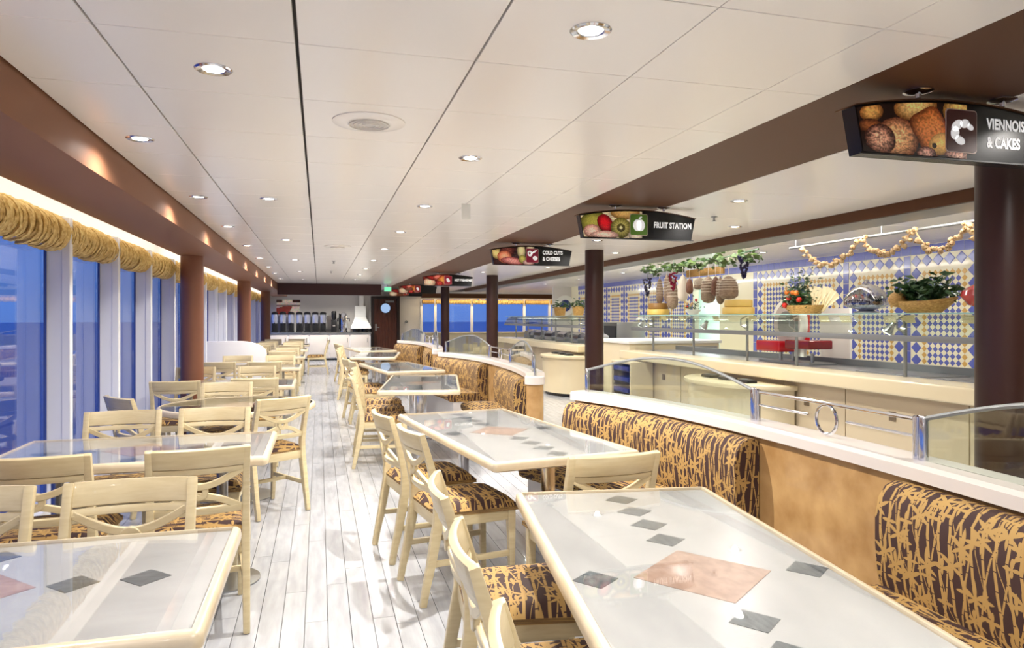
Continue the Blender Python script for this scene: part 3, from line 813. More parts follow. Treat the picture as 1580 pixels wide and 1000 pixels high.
# ceiling vents, sprinklers
for i, (x, y) in enumerate(((.22, 3.28), (.22, 9.1))):
    t = thing('ceiling_vent', ['large round white ceiling vent near the camera', 'small-looking round ceiling vent farther down the aisle'][i], 'vent', (x, y, CZ), 0, 'round ceiling vents')
    MB().lathe([(.165, 0), (.165, -.004), (.13, -.012), (.10, -.013)], 40).build('rim', 'panel', t, smooth=True)
    MB().lathe([(.098, -.0135), (.06, -.015), (.02, -.015)], 32).build('grille', 'greywall', t, smooth=True)
    for r_ in (.03, .05, .07, .09):
        MB().tube([(r_*math.cos(a), r_*math.sin(a), -.017) for a in [2*PI*k/24 for k in range(24)]], .0025, 5, closed=True).build('louvre', 'panel', t)
for i, (x, y) in enumerate([(3.4, 5.55), (3.3, 9.2), (.22, 11.5), (.22, 14.0)]):
    t = thing('sprinkler', ['sprinkler head between the two buffet aisle downlights', 'small sprinkler head farther along the buffet aisle', 'sprinkler head beyond the far ceiling vent', 'farthest sprinkler head in the main ceiling'][i], 'sprinkler', (x, y, CZ), 0)
    MB().lathe([(.03, 0), (.028, -.006), (.008, -.01), (.008, -.035), (.022, -.04), (.022, -.043)], 14).build('head', 'steel', t, smooth=True)
# ------------------------------------------------------------------ hanging signs
def paint(spec, bgc, nz=46, nx=100, x0=-.47, x1=.02, zf=None):
    rnd = random.Random(len(spec)*7+3); mb = MB(); cols = []
    nzs = [[rnd.random() for _ in range(60)] for _ in range(40)]
    def vn(x, z):
        x *= 22; z *= 22; i, j = int(math.floor(x)), int(math.floor(z)); fx, fz = x-i, z-j
        g = lambda a, b: nzs[b % 40][a % 60]
        return (g(i, j)*(1-fx)+g(i+1, j)*fx)*(1-fz)+(g(i, j+1)*(1-fx)+g(i+1, j+1)*fx)*fz
    vs = []; fs = []
    for j in range(nz+1):
        for i in range(nx+1):
            f = j/nz; z = zf(f, 0)[1]
            xl = x0-.03*f+.0; x = xl+(x1-xl)*i/nx
            vs.append((x, 0, zf(f, x)[0]))
    for j in range(nz):
        for i in range(nx):
            fs.append((j*(nx+1)+i, j*(nx+1)+i+1, (j+1)*(nx+1)+i+1, (j+1)*(nx+1)+i))
            u, v = (i+.5)/nx, (j+.5)/nz
            c = [q_*(.7+.6*vn(u*2.2, v)) for q_ in bgc]
            for (cx, cz, rx, rz, rot, ci, co, tex) in spec:
                du, dv = (u-cx)*2.1, (v-cz)
                ca, sa = math.cos(R(rot)), math.sin(R(rot)); a, b = (du*ca+dv*sa)/rx, (-du*sa+dv*ca)/rz
                d = a*a+b*b if rot != -62 else a**4+b**4
                if d < 1:
                    k = d**1.2; n_ = 1+(vn(u*4+cx*9, v*2+cz*5)-.5)*tex
                    if tex < 0: n_ = 1+abs(math.sin(math.atan2(b, a)*9))*tex*.25*(1 if d > .15 else 0)
                    sh = 1.12-.36*k+(.14*b)
                    c = [(ci[q_]*(1-k)+co[q_]*k)*n_*sh for q_ in range(3)]
            cols.append(c)
    mb.add(vs, fs); me = mb.mesh('photo_print', 'printed')
    ca = me.color_attributes.new('Col', 'BYTE_COLOR', 'CORNER')
    for p in me.polygons:
        c = cols[p.index]; l = [max(0, min(255, q_)) for q_ in c]; l = lin(l)
        for li in p.loop_indices: ca.data[li].color_srgb = [max(0, min(255, q_))/255 for q_ in c]+[1]
    return me
GD, DB, CR_ = (226, 170, 96), (110, 56, 24), (238, 214, 160)
pastry = [(.12, .86, .22, .2, 20, (230, 170, 90), (150, 84, 36), .5), (.10, .55, .25, .17, -10, (150, 84, 44), (70, 34, 20), .6), (.52, .92, .42, .26, 8, (240, 196, 120), (176, 104, 46), .5), (.93, .82, .34, .3, -30, (240, 196, 112), (190, 126, 56), .5),
          (.33, .30, .42, .42, 0, (236, 176, 120), (120, 62, 40), .8), (.17, .28, .30, .32, 0, (206, 150, 120), (70, 34, 26), 1.2), (.66, .46, .44, .34, -62, (206, 120, 60), (120, 52, 22), .6), (.75, .24, .26, .2, 20, (240, 190, 110), (200, 140, 70), .3), (.68, .20, .05, .05, 0, (30, 14, 8), (30, 14, 8), 0), (.83, .31, .07, .08, 20, (30, 14, 8), (30, 14, 8), 0), (.6, .05, .2, .12, 0, (200, 150, 130), (90, 50, 40), 1), (.92, .06, .3, .1, 0, (196, 150, 130), (110, 70, 60), 1)]
fruit = [(.2, .6, .5, .5, 0, (170, 160, 70), (90, 90, 30), .3), (.72, .95, .5, .25, 0, (226, 186, 110), (190, 130, 60), .3), (.38, .55, .26, .40, 15, (220, 24, 36), (120, 8, 20), .3), (.15, .25, .3, .3, 0, (236, 200, 180), (190, 120, 100), .4), (.9, .6, .2, .3, 0, (190, 20, 36), (100, 8, 20), .3), (.64, .38, .36, .38, 0, (222, 206, 110), (130, 120, 40), -1), (.64, .38, .15, .16, 0, (60, 50, 20), (120, 110, 40), .5), (.64, .38, .06, .07, 0, (236, 226, 170), (222, 206, 130), 0), (.35, .1, .5, .16, 0, (240, 206, 186), (206, 150, 130), .4), (.9, .1, .3, .2, 0, (230, 214, 190), (190, 170, 140), .3)]
cold = [(.1, .7, .3, .4, 30, (220, 200, 130), (190, 160, 90), .2), (.35, .8, .4, .3, 0, (120, 60, 50), (70, 30, 30), .8), (.27, .45, .36, .4, 20, (240, 170, 130), (200, 90, 60), .3), (.45, .2, .6, .22, -10, (226, 150, 140), (160, 60, 60), .6), (.68, .75, .2, .4, 0, (226, 214, 160), (206, 190, 130), .1), (.9, .75, .2, .5, 0, (220, 206, 170), (180, 160, 120), .1), (.7, .3, .2, .24, 0, (190, 180, 90), (130, 120, 50), .3), (.85, .12, .3, .16, 0, (226, 190, 180), (180, 120, 110), .3)]
hot = [(.2, .3, .5, .45, 0, (236, 206, 176), (216, 170, 130), .3), (.35, .75, .6, .22, -20, (160, 40, 36), (90, 20, 20), .6), (.55, .8, .4, .25, 0, (226, 130, 110), (170, 60, 50), .5), (.75, .5, .5, .45, 20, (220, 140, 60), (170, 60, 40), .8), (.6, .2, .3, .25, 0, (200, 60, 50), (130, 30, 30), .8)]
def sign(y, lab, pic, bgc, badge, icon, lines, n_=(100, 46), size=.052):
    t = thing('hanging_sign', lab, 'sign', (2.49, y, 0), 0, 'food station signs')
    H0 = 2.085
    def topz(x): return 2.262+.053*(1-(x/.51)**2)
    xs = [-.51+1.02*i/24 for i in range(25)]
    poly = [(-.475, H0)]+[(x, topz(x)) for x in xs]+[(.475, H0)]
    MB().prism(poly, 0, .07, 'y').build('panel', 'black', t)
    # curved lip plate above
    MB().rectsweep([(x*1.01, .045, topz(x)+.004) for x in xs], (0, 1, 0), .11, .004).build('lip', 'beam', t)
    MB().rectsweep([(-.49, -.003, H0-.002), (.49, -.003, H0-.002)], (0, 1, 0), .012, .006).build('bottom_rim', 'dark', t)
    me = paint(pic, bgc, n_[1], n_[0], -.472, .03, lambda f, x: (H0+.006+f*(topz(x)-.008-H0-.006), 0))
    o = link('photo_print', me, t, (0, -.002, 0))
    # badge
    bx, bz, bw, bh = .0, 2.20, .075, .083
    def rr(w_, h_, r_=.014):
        P = []
        for cx, cz, a0 in ((w_-r_, h_-r_, 0), (-w_+r_, h_-r_, 90), (-w_+r_, -h_+r_, 180), (w_-r_, -h_+r_, 270)):
            for k in range(5): a = R(a0+22.5*k); P.append((bx+cx+r_*math.cos(a), bz+cz+r_*math.sin(a)))
        return P
    bo_ = MB().prism(rr(bw+.004, bh+.004), -.0045, -.001, 'y').build('badge_rim', mat('badge_rim', (226, 200, 190), .4), t)
    MB().prism(rr(bw, bh), -.0065, -.0045, 'y').build('badge', mat('badge_'+icon, badge, .35), t)
    ic = MB()
    def blob(cx, cz, rx, rz, rot=0, n=20):
        ca, sa = math.cos(R(rot)), math.sin(R(rot))
        ic.prism([(bx+cx+rx*math.cos(a)*ca-rz*math.sin(a)*sa, bz+cz+rx*math.cos(a)*sa+rz*math.sin(a)*ca) for a in [2*PI*k/n for k in range(n)]], -.0095, -.0065, 'y')
    if icon == 'croissant':
        for cx, cz, rx, rz, rot in ((-.026, .020, .030, .019, 38), (.012, .030, .024, .017, 8), (.040, .018, .018, .011, -28), (-.036, -.010, .026, .020, 80), (-.012, -.038, .026, .016, -22)): blob(cx, cz, rx, rz, rot)
    elif icon == 'apple':
        blob(-.015, -.005, .036, .046); blob(.015, -.005, .036, .046); blob(.012, .056, .016, .007, 35)
    elif icon == 'meat':
        blob(-.03, .025, .03, .035, 20); blob(.02, .045, .04, .01, 30); blob(.035, -.03, .03, .026, -10)
    else:
        blob(0, 0, .03, .046, 35)
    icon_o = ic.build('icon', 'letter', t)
    if icon == 'meat' or icon == 'croissant':
        cut = MB()
        if icon == 'meat': cut.prism([(bx-.034+.013*math.cos(a), bz+.028+.015*math.sin(a)) for a in [2*PI*k/14 for k in range(14)]], -.011, -.0095, 'y')
        else:
            for a0, a1 in (((-.052, .006), (-.012, .004)), ((-.012, .012), (-.002, .046)), ((.024, .018), (.03, .038)), ((-.046, -.028), (-.006, -.024))):
                cut.rectsweep([(bx+a0[0], -.0102, bz+a0[1]), (bx+a1[0], -.0102, bz+a1[1])], (0, 1, 0), .001, .0016)
        cut.build('icon_detail', bpy.data.materials['badge_'+icon], t)
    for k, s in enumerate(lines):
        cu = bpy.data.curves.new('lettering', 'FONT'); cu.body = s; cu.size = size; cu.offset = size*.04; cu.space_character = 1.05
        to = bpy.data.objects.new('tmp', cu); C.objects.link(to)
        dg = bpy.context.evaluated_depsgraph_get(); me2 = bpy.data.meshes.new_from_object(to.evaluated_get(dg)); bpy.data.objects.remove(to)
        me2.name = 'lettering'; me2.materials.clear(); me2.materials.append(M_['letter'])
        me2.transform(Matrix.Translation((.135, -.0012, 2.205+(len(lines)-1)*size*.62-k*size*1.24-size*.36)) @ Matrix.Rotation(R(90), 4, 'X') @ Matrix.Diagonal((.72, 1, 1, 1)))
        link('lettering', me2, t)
    for x in (-.20, .23):
        MB().lathe([(.055, 0), (.055, -.005), (.03, -.012), (.012, -.014), (.01, -.03)], 24, (x, -.0+.01, CZ)).build('ceiling_mount', 'chrome', t, smooth=True)
    return t
sign(2.24, 'pastry sign reading VIENNOISERIES & CAKES at the top right', pastry, (36, 22, 18), (92, 48, 44), 'croissant', ['VIENNOISERIES', '& CAKES'], (170, 76), .060)
sign(5.19, 'FRUIT STATION sign with kiwi picture and green badge', fruit, (230, 210, 170), (110, 158, 62), 'apple', ['FRUIT STATION'], size=.064)
sign(8.13, 'COLD CUTS & CHEESES sign with crimson badge', cold, (60, 36, 36), (168, 40, 76), 'meat', ['COLD CUTS', '& CHEESES'], (80, 36), .062)
sign(13.9, 'HOT BREAKFAST sign with red badge', hot, (120, 40, 36), (190, 40, 70), 'hot', ['HOT BREAKFAST'], (50, 20), .064)
sign(18.4, 'second farthest sign with sausage picture', hot+[(.5, .5, .5, .2, 0, (150, 90, 70), (90, 40, 30), .8)], (110, 60, 50), (190, 60, 60), 'far', [], (40, 16))
sign(21.0, 'farthest station sign, half hidden beside the green exit light', [(.3, .4, .4, .4, 0, (226, 120, 40), (190, 60, 30), .4)]+hot[:2], (120, 70, 50), (196, 60, 40), 'end', [], (40, 16))

# ------------------------------------------------------------------ buffet counters
def buffet(y0, y1, lab, seams_):
    t = thing('buffet_counter', lab, 'counter', (0, 0, 0))
    MB().box(4.60, 5.0, y0, y1, .80, .93).build('worktop', 'counter', t, bevel=.02, seg=4)
    MB().box(4.78, 5.6, y0+.1, y1-.1, .08, .80).build('body', 'cabinet', t)
    ys = [y0+.1]+seams_+[y1-.1]
    for a, b_ in zip(ys, ys[1:]):
        d = MB().box(4.755, 4.779, a+.006, b_-.006, .10, .785).build('front_panel', 'cabinet', t, bevel=.003)
        MB().box(4.745, 4.756, (a+b_)/2+.05, (a+b_)/2+.12, .56, .64).build('pull', 'grey_sq', d)
    MB().box(4.85, 5.55, y0+.12, y1-.12, 0, .08).build('plinth', 'dark', t)
    MB().box(5.0, 5.62, y0, y1, .86, .925).build('steel_top', 'steel', t)
    MB().box(5.60, 5.63, y0, y1, .925, .995).build('upstand', 'steel_m', t)
    return t
b1 = buffet(YN+.3, 10.3, 'long cream buffet counter with steel top before the tiled wall', [-.2, .9, 2.0, 3.1, 4.2, 5.5, 6.4, 7.6, 8.6, 9.4])
b2 = buffet(12.15, 18.2, 'far cream buffet counter beneath the glass shelf', [13.2, 14.2, 15.2, 16.2, 17.2])
# food wells on the near counter
for i, y in enumerate((3.2, 4.3, 5.3)):
    t = thing('food_well', ['empty steel food well nearest the right column', 'empty steel food well in the counter, middle one', 'empty steel food well nearest the slicer'][i], 'food pan', (5.3, y, .925), 0, 'empty food wells')
    MB().box(-.24, .24, -.42, .42, 0, .006).build('rim', 'steel', t, bevel=.003); MB().box(-.20, .20, -.38, .38, .0062, .008).build('basin', 'ice', t)
def guard(ys, ya, yb, lab):
    t = thing('sneeze_guard', lab, 'glass guard', (0, 0, 0))
    for y in ys:
        MB().tube([(4.95, y, .93), (4.95, y, 1.44)], .016, 12).build('post', 'steel_m', t, smooth=True)
        MB().tube([(4.95, y, 1.30), (4.86, y, 1.36), (4.86, y, 1.43), (4.95, y, 1.47)], .008, 8).build('bracket', 'steel', t, smooth=True)
    MB().box(4.75, 5.12, ya, yb, 1.478, 1.488).build('glass_shelf', 'glass', t)
    MB().box(4.747, 4.750, ya, yb, 1.478, 1.488).build('glass_edge', 'glass_edge', t)
    vs = []; n = 8
    prof = [(4.73, 1.27), (4.74, 1.33), (4.77, 1.39), (4.82, 1.44), (4.88, 1.474)]
    p2 = prof+[(x+.006, z-.003) for x, z in prof[::-1]]
    MB().prism([(b_, a) for a, b_ in []] or [(x, z) for x, z in p2], ya, yb, 'y').build('curved_pane', 'glass', t, smooth=True)
    MB().box(4.715, 4.735, ya, yb, 1.25, 1.30).build('front_rail', 'steel_m', t, bevel=.003)
    for y in ys: MB().box(4.73, 4.95, y-.01, y+.01, 1.268, 1.288).build('arm', 'steel_m', t)
guard([2.9, 5.0, 6.45, 7.35, 8.6, 9.8], YN+.5, 10.1, 'long glass sneeze guard shelf on steel posts over the near counter')
guard([12.4, 13.4, 14.4, 15.4, 16.5, 17.6], 12.2, 17.9, 'glass sneeze guard over the far buffet counter')
# end cabinet between the counters
o = thing('end_cabinet', 'cream cabinet with steel band between the two buffet counters', 'cabinet', (5.6, 11.2, 0))
MB().box(-.75, .9, -.75, .75, 0, 1.02).build('body', 'counter', o, bevel=.01)
MB().box(-.78, .93, -.78, .78, 1.02, 1.07).build('top', 'kitchenwhite', o, bevel=.01)
MB().box(.1, .86, -.757, -.75, .82, .97).build('steel_band', 'steel', o)
# tray rack cabinet
o = thing('tray_rack', 'dark open rack with navy trays under the counter end', 'rack', (4.5, 9.75, 0))
MB().box(-.12, .24, -.36, -.33, 0, .79).box(-.12, .24, .33, .36, 0, .79).box(-.12, .24, -.33, .33, .76, .79).box(.2, .24, -.33, .33, 0, .76).build('case', 'cabinet', o)
for k in range(4): MB().box(-.10, .19, -.30, .30, .16+k*.16, .175+k*.16).build('shelf', 'dark', o)
for k in range(4):
    tt = tag(MB().box(-.14, .15, -.26, .26, 0, .06).build('tray_stack', 'navy', loc=(4.52, 9.75, .176+k*.16), bevel=.006), ['stack of navy trays on the lowest rack shelf', 'stack of navy trays on the second rack shelf', 'stack of navy trays on the third rack shelf', 'stack of navy trays on the top rack shelf'][k], 'trays', 'navy trays in the rack')
def demilune(y, lab, L, lab2):
    t = thing('plate_cabinet', lab, 'cabinet', (4.72, y, 0))
    def half(rx, ry, z0, z1): return MB().prism([(-rx*math.sin(a), ry*math.cos(a)) for a in [PI*k/24 for k in range(25)]], z0, z1)
    half(.60, L, .06, .70).build('body', 'counter', t, smooth=True)
    half(.65, L+.05, .70, .745).build('top', 'counter', t, smooth=True, bevel=.008)
    half(.55, L-.05, 0, .06).build('plinth', 'dark', t)
    for k in range(3):
        p = thing('cutlery_holder', '%s on the %s' % (['dark cutlery holder at the near side', 'dark cutlery holder in the middle', 'dark cutlery holder at the far side'][k], lab2), 'cutlery', (4.72-.26, y-L*.45+k*L*.45, .745), 0, 'cutlery holders')
        MB().box(-.06, .06, -.10, .10, 0, .03).build('case', 'dark', p, bevel=.004)
        for j in range(4): MB().tube([(-.03+.02*j, -.08, .034), (-.03+.02*j, .08, .036)], .004, 6).build('fork', 'steel', p)
demilune(7.0, 'cream half-round plate cabinet in front of the near counter', .82, 'near half-round cabinet')
demilune(12.6, 'cream half-round plate cabinet by the far counter', .8, 'far half-round cabinet')

# ------------------------------------------------------------------ things on the glass shelf
def leafpile(n, sx_, sy_, sz_, ls, seed, flat=.3):
    rnd = random.Random(seed); mb = MB()
    for i in range(n):
        c = Vector((rnd.gauss(0, sx_*.42), rnd.gauss(0, sy_*.42), abs(rnd.gauss(0, .5))*sz_))
        rot = Matrix.Rotation(rnd.uniform(0, 6.3), 3, 'Z') @ Matrix.Rotation(rnd.uniform(-1.3, 1.3), 3, 'X') @ Matrix.Rotation(rnd.uniform(-.8, .8), 3, 'Y')
        l = ls*rnd.uniform(.7, 1.3)
        P = [(0, 0, 0), (.35*l, .28*l*flat*2, .05*l), (l, 0, -.05*l), (.35*l, -.28*l*flat*2, .05*l), (.5*l, 0, .0)]
        vs = [c+rot @ Vector(p) for p in P]; mb.add(vs, [(0, 1, 4), (1, 2, 4), (2, 3, 4), (3, 0, 4)])
    return mb
SX, SZ = 4.94, 1.488
# flower and fruit arrangement with paper fan
t = thing('fruit_arrangement', 'green and red fruit arrangement with cream paper fans on the glass shelf', 'decoration', (SX, 6.3, SZ), 0)
MB().lathe([(.10, 0), (.13, .05), (.14, .09)], 20, (0, 0, 0), 1, 2).build('basket', 'wicker', t, smooth=True)
l = leafpile(1100, .12, .24, .26, .055, 3).build('leaves', 'leaf_d', t, loc=(0, .08, .06)); l['kind'] = 'stuff'
rnd = random.Random(5)
for k in range(7):
    MB().ball((0, 0, 0), .024+.008*rnd.random(), 10, 6).build('fruit', 'redberry' if k % 2 else 'orange', t, smooth=True, loc=(-.10+rnd.uniform(-.03, .02), .12+rnd.uniform(-.14, .10), .10+rnd.uniform(-.03, .14)))
for k, (yy, an) in enumerate(((-.22, -.3), (-.34, -.55))):
    vs = []; fs = []
    for i in range(9):
        a = an-.5+.12*i; zz = (i % 2)*.012
        vs += [(zz, math.sin(a)*.02+yy+.1, .02), (zz, math.sin(a)*.30+yy+.1, .02+.27*math.cos(a)*(1-.04*(i % 2)))]
    vs += [(v[0]+.004, v[1], v[2]) for v in vs]
    for i in range(8): fs += [(2*i, 2*i+1, 2*i+3, 2*i+2), (18+2*i, 18+2*i+1, 18+2*i+3, 18+2*i+2)]
    fs += [(1+2*i, 3+2*i, 21+2*i, 19+2*i) for i in range(8)]
    MB().add(vs, fs).build('paper_fan', 'paper', t)
t = thing('domed_dish', 'shiny domed silver dish with dark fruit on the glass shelf', 'dish', (SX, 5.44, SZ))
MB().lathe([(.10, 0), (.12, .015), (.06, .03), (.17, .06), (.20, .075)], 28).build('dish', 'silverish', t, smooth=True)
MB().lathe([(.195, .078), (.20, .12), (.17, .18), (.12, .235), (.05, .27), (.02, .28), (.025, .31), (.005, .32)], 28).build('dome', 'dome_glass', t, smooth=True)
g = MB(); rnd = random.Random(9)
for k in range(46): g.ball((rnd.uniform(-.14, .14), rnd.uniform(-.14, .14), .09+rnd.random()*.07), .02, 7, 4)
g.build('dark_berries', 'grape', t, smooth=True)['kind'] = 'stuff'
g = MB()
for k in range(8): g.ball((rnd.uniform(-.16, -.05), rnd.uniform(-.08, .08), .14+rnd.random()*.03), .018, 7, 4)
g.build('red_berries', 'redberry', t, smooth=True)['kind'] = 'stuff'
t = thing('leaf_basket', 'boat-shaped wicker basket overflowing with dark green leaves', 'basket', (SX, 4.80, SZ))
vs = []; fs = []; n = 20
for z, rx, ry in ((0, .05, .17), (.03, .10, .24), (.07, .13, .29), (.10, .14, .32), (.085, .11, .28)):
    for k in range(n):
        a = 2*PI*k/n; vs.append((rx*math.cos(a), ry*math.sin(a), z+(.03*abs(math.sin(a))**3 if z > .02 else 0)))
for i in range(4):
    for k in range(n): fs.append((i*n+k, i*n+(k+1) % n, (i+1)*n+(k+1) % n, (i+1)*n+k))
fs += [tuple(range(n))[::-1], tuple(range(4*n, 5*n))]
MB().add(vs, fs).build('basket', 'wicker', t, smooth=True)
leafpile(520, .13, .34, .15, .085, 12, .4).build('leaves', 'leaf_d', t, loc=(0, 0, .12))['kind'] = 'stuff'
MB().ball((-.06, .2, .12), .09, 12, 7, .8).build('bread_sack', 'wicker', t, smooth=True)
t = thing('glass_bowl', 'red fruit bowl partly hidden by the right column', 'bowl', (SX, 4.22, SZ))
MB().lathe([(.06, 0), (.03, .03), (.12, .06), (.17, .13), (.16, .17), (.08, .22), (.03, .30)], 24).build('bowl', 'red', t, smooth=True)
for i, (y, r_, m1, m2, l_) in enumerate([(9.62, .17, 'cheese', 'cheese_d', 'brown cheese wheel on a yellow one at far end of shelf'), (7.52, .19, 'cheese', 'cheese', 'two pale yellow cheese wheels stacked on the glass shelf')]):
    for k, m in enumerate((m1, m2)):
        r2 = r_*(1-.12*k)
        o = tag(MB().lathe([(r2-.01, 0), (r2, .01), (r2, .075), (r2-.01, .088)], 28).build('cheese_wheel', m, smooth=True, loc=(SX, y, SZ+.089*k)), [['yellow cheese wheel under the brown one at shelf end', 'brown cheese wheel atop a yellow one at shelf end'], ['lower pale cheese wheel beside the hams', 'upper pale cheese wheel beside the hams']][i][k], 'cheese', 'cheese wheels')
t = thing('small_arrangement', 'small bowl of dried flowers below the hanging hams', 'decoration', (SX, 8.6, SZ))
MB().lathe([(.05, 0), (.10, .05), (.11, .07)], 18).build('bowl', 'kitchenwhite', t, smooth=True)
leafpile(80, .12, .12, .13, .05, 31).build('leaves', 'leaf_d', t, loc=(0, 0, .07))['kind'] = 'stuff'
for k in range(5): MB().ball((rnd.uniform(-.08, 0), rnd.uniform(-.1, .1), .10+.1*rnd.random()), .022, 8, 5).build('bloom', 'redberry' if k % 2 else 'garlic', t, smooth=True)
# items above the far guard
for i, (y, r_) in enumerate(((13.0, .12), (14.1, .13))):
    t = thing('wicker_basket', ['leafy wicker basket left of the dark column above far counter', 'round wicker basket on the far glass shelf'][i], 'basket', (SX, y, SZ))
    MB().lathe([(r_*.8, 0), (r_, .18), (r_*.92, .18)], 20).build('basket', 'wicker', t, smooth=True)
    leafpile(90, .2, .25, .12, .09, 40+i).build('leaves', 'leaf_d', t, loc=(0, 0, .17))['kind'] = 'stuff'
# rails and garlands
o = thing('hanging_rail', 'grey ceiling-hung rail carrying the garlic strings', 'rail', (4.98, 0, 2.21))
MB().tube([(0, 2.0, 0), (0, 6.6, 0)], .014, 10).build('bar', 'steel_m', o, smooth=True)
for y in (2.3, 3.9, 5.3, 6.5): MB().tube([(0, y, 0), (0, y, .14)], .006, 6).build('hanger', 'steel_m', o)
def swag(a, b_, drop, lab, i, short=False):
    t = thing('garlic_string', lab, 'garlic', (4.96, 0, 0), 0, 'garlic strings on the rail')
    n = 15; pts = []
    for k in range(n):
        f = k/(n-1); y = a+(b_-a)*f; z = 2.19-drop*math.sin(PI*f)**.8-.0
        pts.append((0, y, z))
    MB().tube(pts, .008, 6).build('braid', 'garlic', t, smooth=True)
    rnd = random.Random(i+70)
    for k in range(n):
        for _ in range(2):
            r_ = rnd.uniform(.019, .030)
            o = MB().lathe([(r_*.2, -r_*.8), (r_*.9, -r_*.5), (r_, 0), (r_*.7, r_*.6), (r_*.2, r_*1.0), (r_*.12, r_*1.5)], 9).build('garlic_bulb', 'garlic', t, smooth=True, loc=(rnd.uniform(-.025, .01), pts[k][1]+rnd.uniform(-.03, .03), pts[k][2]+rnd.uniform(-.03, .02)))
            o.rotation_euler = (rnd.uniform(-1.2, 1.2), rnd.uniform(-2.2, -1.2), 0)
            MB().lathe([(r_*.3, r_*1.1), (r_*.42, r_*1.16), (r_*.15, r_*1.3)], 8).build('root', 'cheese_d', o)
swag(6.35, 5.55, .20, 'garlic string swag farthest from the right column', 0)
swag(5.5, 4.95, .16, 'garlic string swag in the middle of the rail', 1)
swag(4.9, 4.42, .18, 'garlic string swag close to the right column', 2)
swag(4.38, 3.9, .20, 'garlic string swag passing behind the right column', 3)
o = thing('vine_garland', 'green ivy vine garland along the ceiling above the hams', 'garland', (5.0, 0, 2.23))
MB().tube([(0, 7.2, .03), (.02, 8, -.01), (-.02, 8.8, .0), (0, 9.6, -.03), (0, 10.2, -.05)], .010, 6).build('stem', 'leaf_d', o)
lv = MB()
for k in range(15):
    p = leafpile(20, .10, .16, .10, .085, 90+k, .65); f = k/14
    lv.add([(x, y+7.25+f*2.9, z-.07-.05*(k % 3 == 0)) for x, y, z in p.v], p.f)
lv.build('leaves', 'leaf_l', o)['kind'] = 'stuff'
MB().box(.12, .15, 8.15, 9.1, -.20, -.10).build('board', 'wicker', o); MB().tube([(.135, 8.4, -.10), (.135, 8.4, .14)], .005, 6).build('hanger', 'steel_m', o); MB().tube([(.135, 8.9, -.10), (.135, 8.9, .14)], .005, 6).build('hanger', 'steel_m', o)
for i, (y, z, m, lab) in enumerate(((7.42, 2.20, 'grape', 'dark grape bunch at the near end of the vine garland'), (10.0, 2.06, 'grape', 'dark grape bunch at the far end of the vine garland'), (9.18, 2.12, 'grape_r', 'red grape bunch among the hanging sausages'))):
    mb = MB(); rnd = random.Random(i)
    for k in range(48):
        f = k/47; rr_ = .062*(1-f)**.8*.9+.008; a = rnd.uniform(0, 6.3); mb.ball((rr_*math.cos(a), rr_*math.sin(a), -.27*f), .0165, 7, 4)
    t = thing('grape_bunch', lab, 'grapes', (4.95, y, z), 0, 'hanging grapes')
    mb.build('grapes', m, t, smooth=True)['kind'] = 'stuff'
    MB().tube([(0, 0, -.02), (.02, 0, 2.33-z)], .004, 5).build('stem', 'leaf_d', t)
hams = [(9.73, 2.05, 1.66, .055, 'ham', 'slim netted salami, leftmost of the hanging meats'), (9.50, 2.10, 1.68, .05, 'ham', 'pale salami second from left'), (9.33, 2.03, 1.57, .085, 'ham', 'longest netted salami hanging lowest'),
        (9.02, 2.06, 1.68, .075, 'net', 'whitish salami right of the longest one'), (8.83, 2.0, 1.78, .05, 'ham_d', 'small dark sausage above the dried flowers'), (8.57, 2.0, 1.83, .08, 'ham', 'short ham above the kitchen doorway'),
        (8.34, 2.0, 1.64, .10, 'ham', 'netted ham left of the dark one'), (8.16, 1.99, 1.73, .06, 'ham_d', 'dark brown smoked sausage between two hams'), (8.05, 1.98, 1.62, .055, 'ham', 'slim salami beside the wide ham'), (7.86, 1.98, 1.68, .125, 'ham', 'widest ham, rightmost of the hanging meats')]
for y, zt_, zb, r_, m, lab in hams:
    t = thing('cured_meat', lab, 'sausage', (5.02, y, zb), 0, 'cured meats hanging over the buffet')
    H = zt_-zb
    MB().lathe([(r_*.1, 0), (r_*.6, H*.04), (r_*.95, H*.15), (r_, H*.35), (r_*.92, H*.6), (r_*.7, H*.82), (r_*.35, H*.95), (r_*.1, H)], 16).build('meat', m, t, smooth=True)
    if m == 'ham':
        nt_ = MB()
        for k in range(1, 9):
            z = H*k/9.5; f = min(1, math.sin(PI*min(.98, (k/9.5)*.9+.05))**.45); rr_ = r_*f*1.0
            nt_.tube([(rr_*math.cos(a), rr_*math.sin(a), z) for a in [2*PI*j/14 for j in range(14)]], .004, 4, closed=True)
        nt_.build('net', 'net', t)
    MB().tube([(0, 0, H), (0, 0, 2.24-zb)], .004, 5).build('string', 'net', t)

# slicer
t = thing('meat_slicer', 'red and white meat slicer standing on the steel counter', 'slicer', (5.35, 6.98, .925))
MB().box(-.18, .18, -.46, .46, .0, .02).build('foot_plate', 'steel', t, bevel=.005)
for y in (-.28, .28, .05): MB().tube([(0, y, .02), (0, y, .12)], .02, 10).build('foot', 'steel', t, smooth=True)
MB().box(-.16, .16, .10, .55, .12, .25).build('carriage', 'red', t, bevel=.02, seg=3)
MB().box(-.16, .16, -.42, .0, .17, .27).build('motor_body', mat('maroon_enamel', (120, 16, 26), .25, coat=.5), t, bevel=.02, seg=3)
MB().tube([(-.04, .12, .45), (.02, .12, .45)], .24, 32).build('blade', 'bladem', t, smooth=True)
MB().tube([(-.05, .12, .45), (-.045, .12, .45)], .15, 32).build('blade_hub', 'steel_m', t, smooth=True)
MB().tube([(.0, .12+.26*math.cos(a), .45+.26*math.sin(a)) for a in [R(20+200*k/16) for k in range(17)]], .045, 10).build('blade_guard', 'kitchenwhite', t, smooth=True)
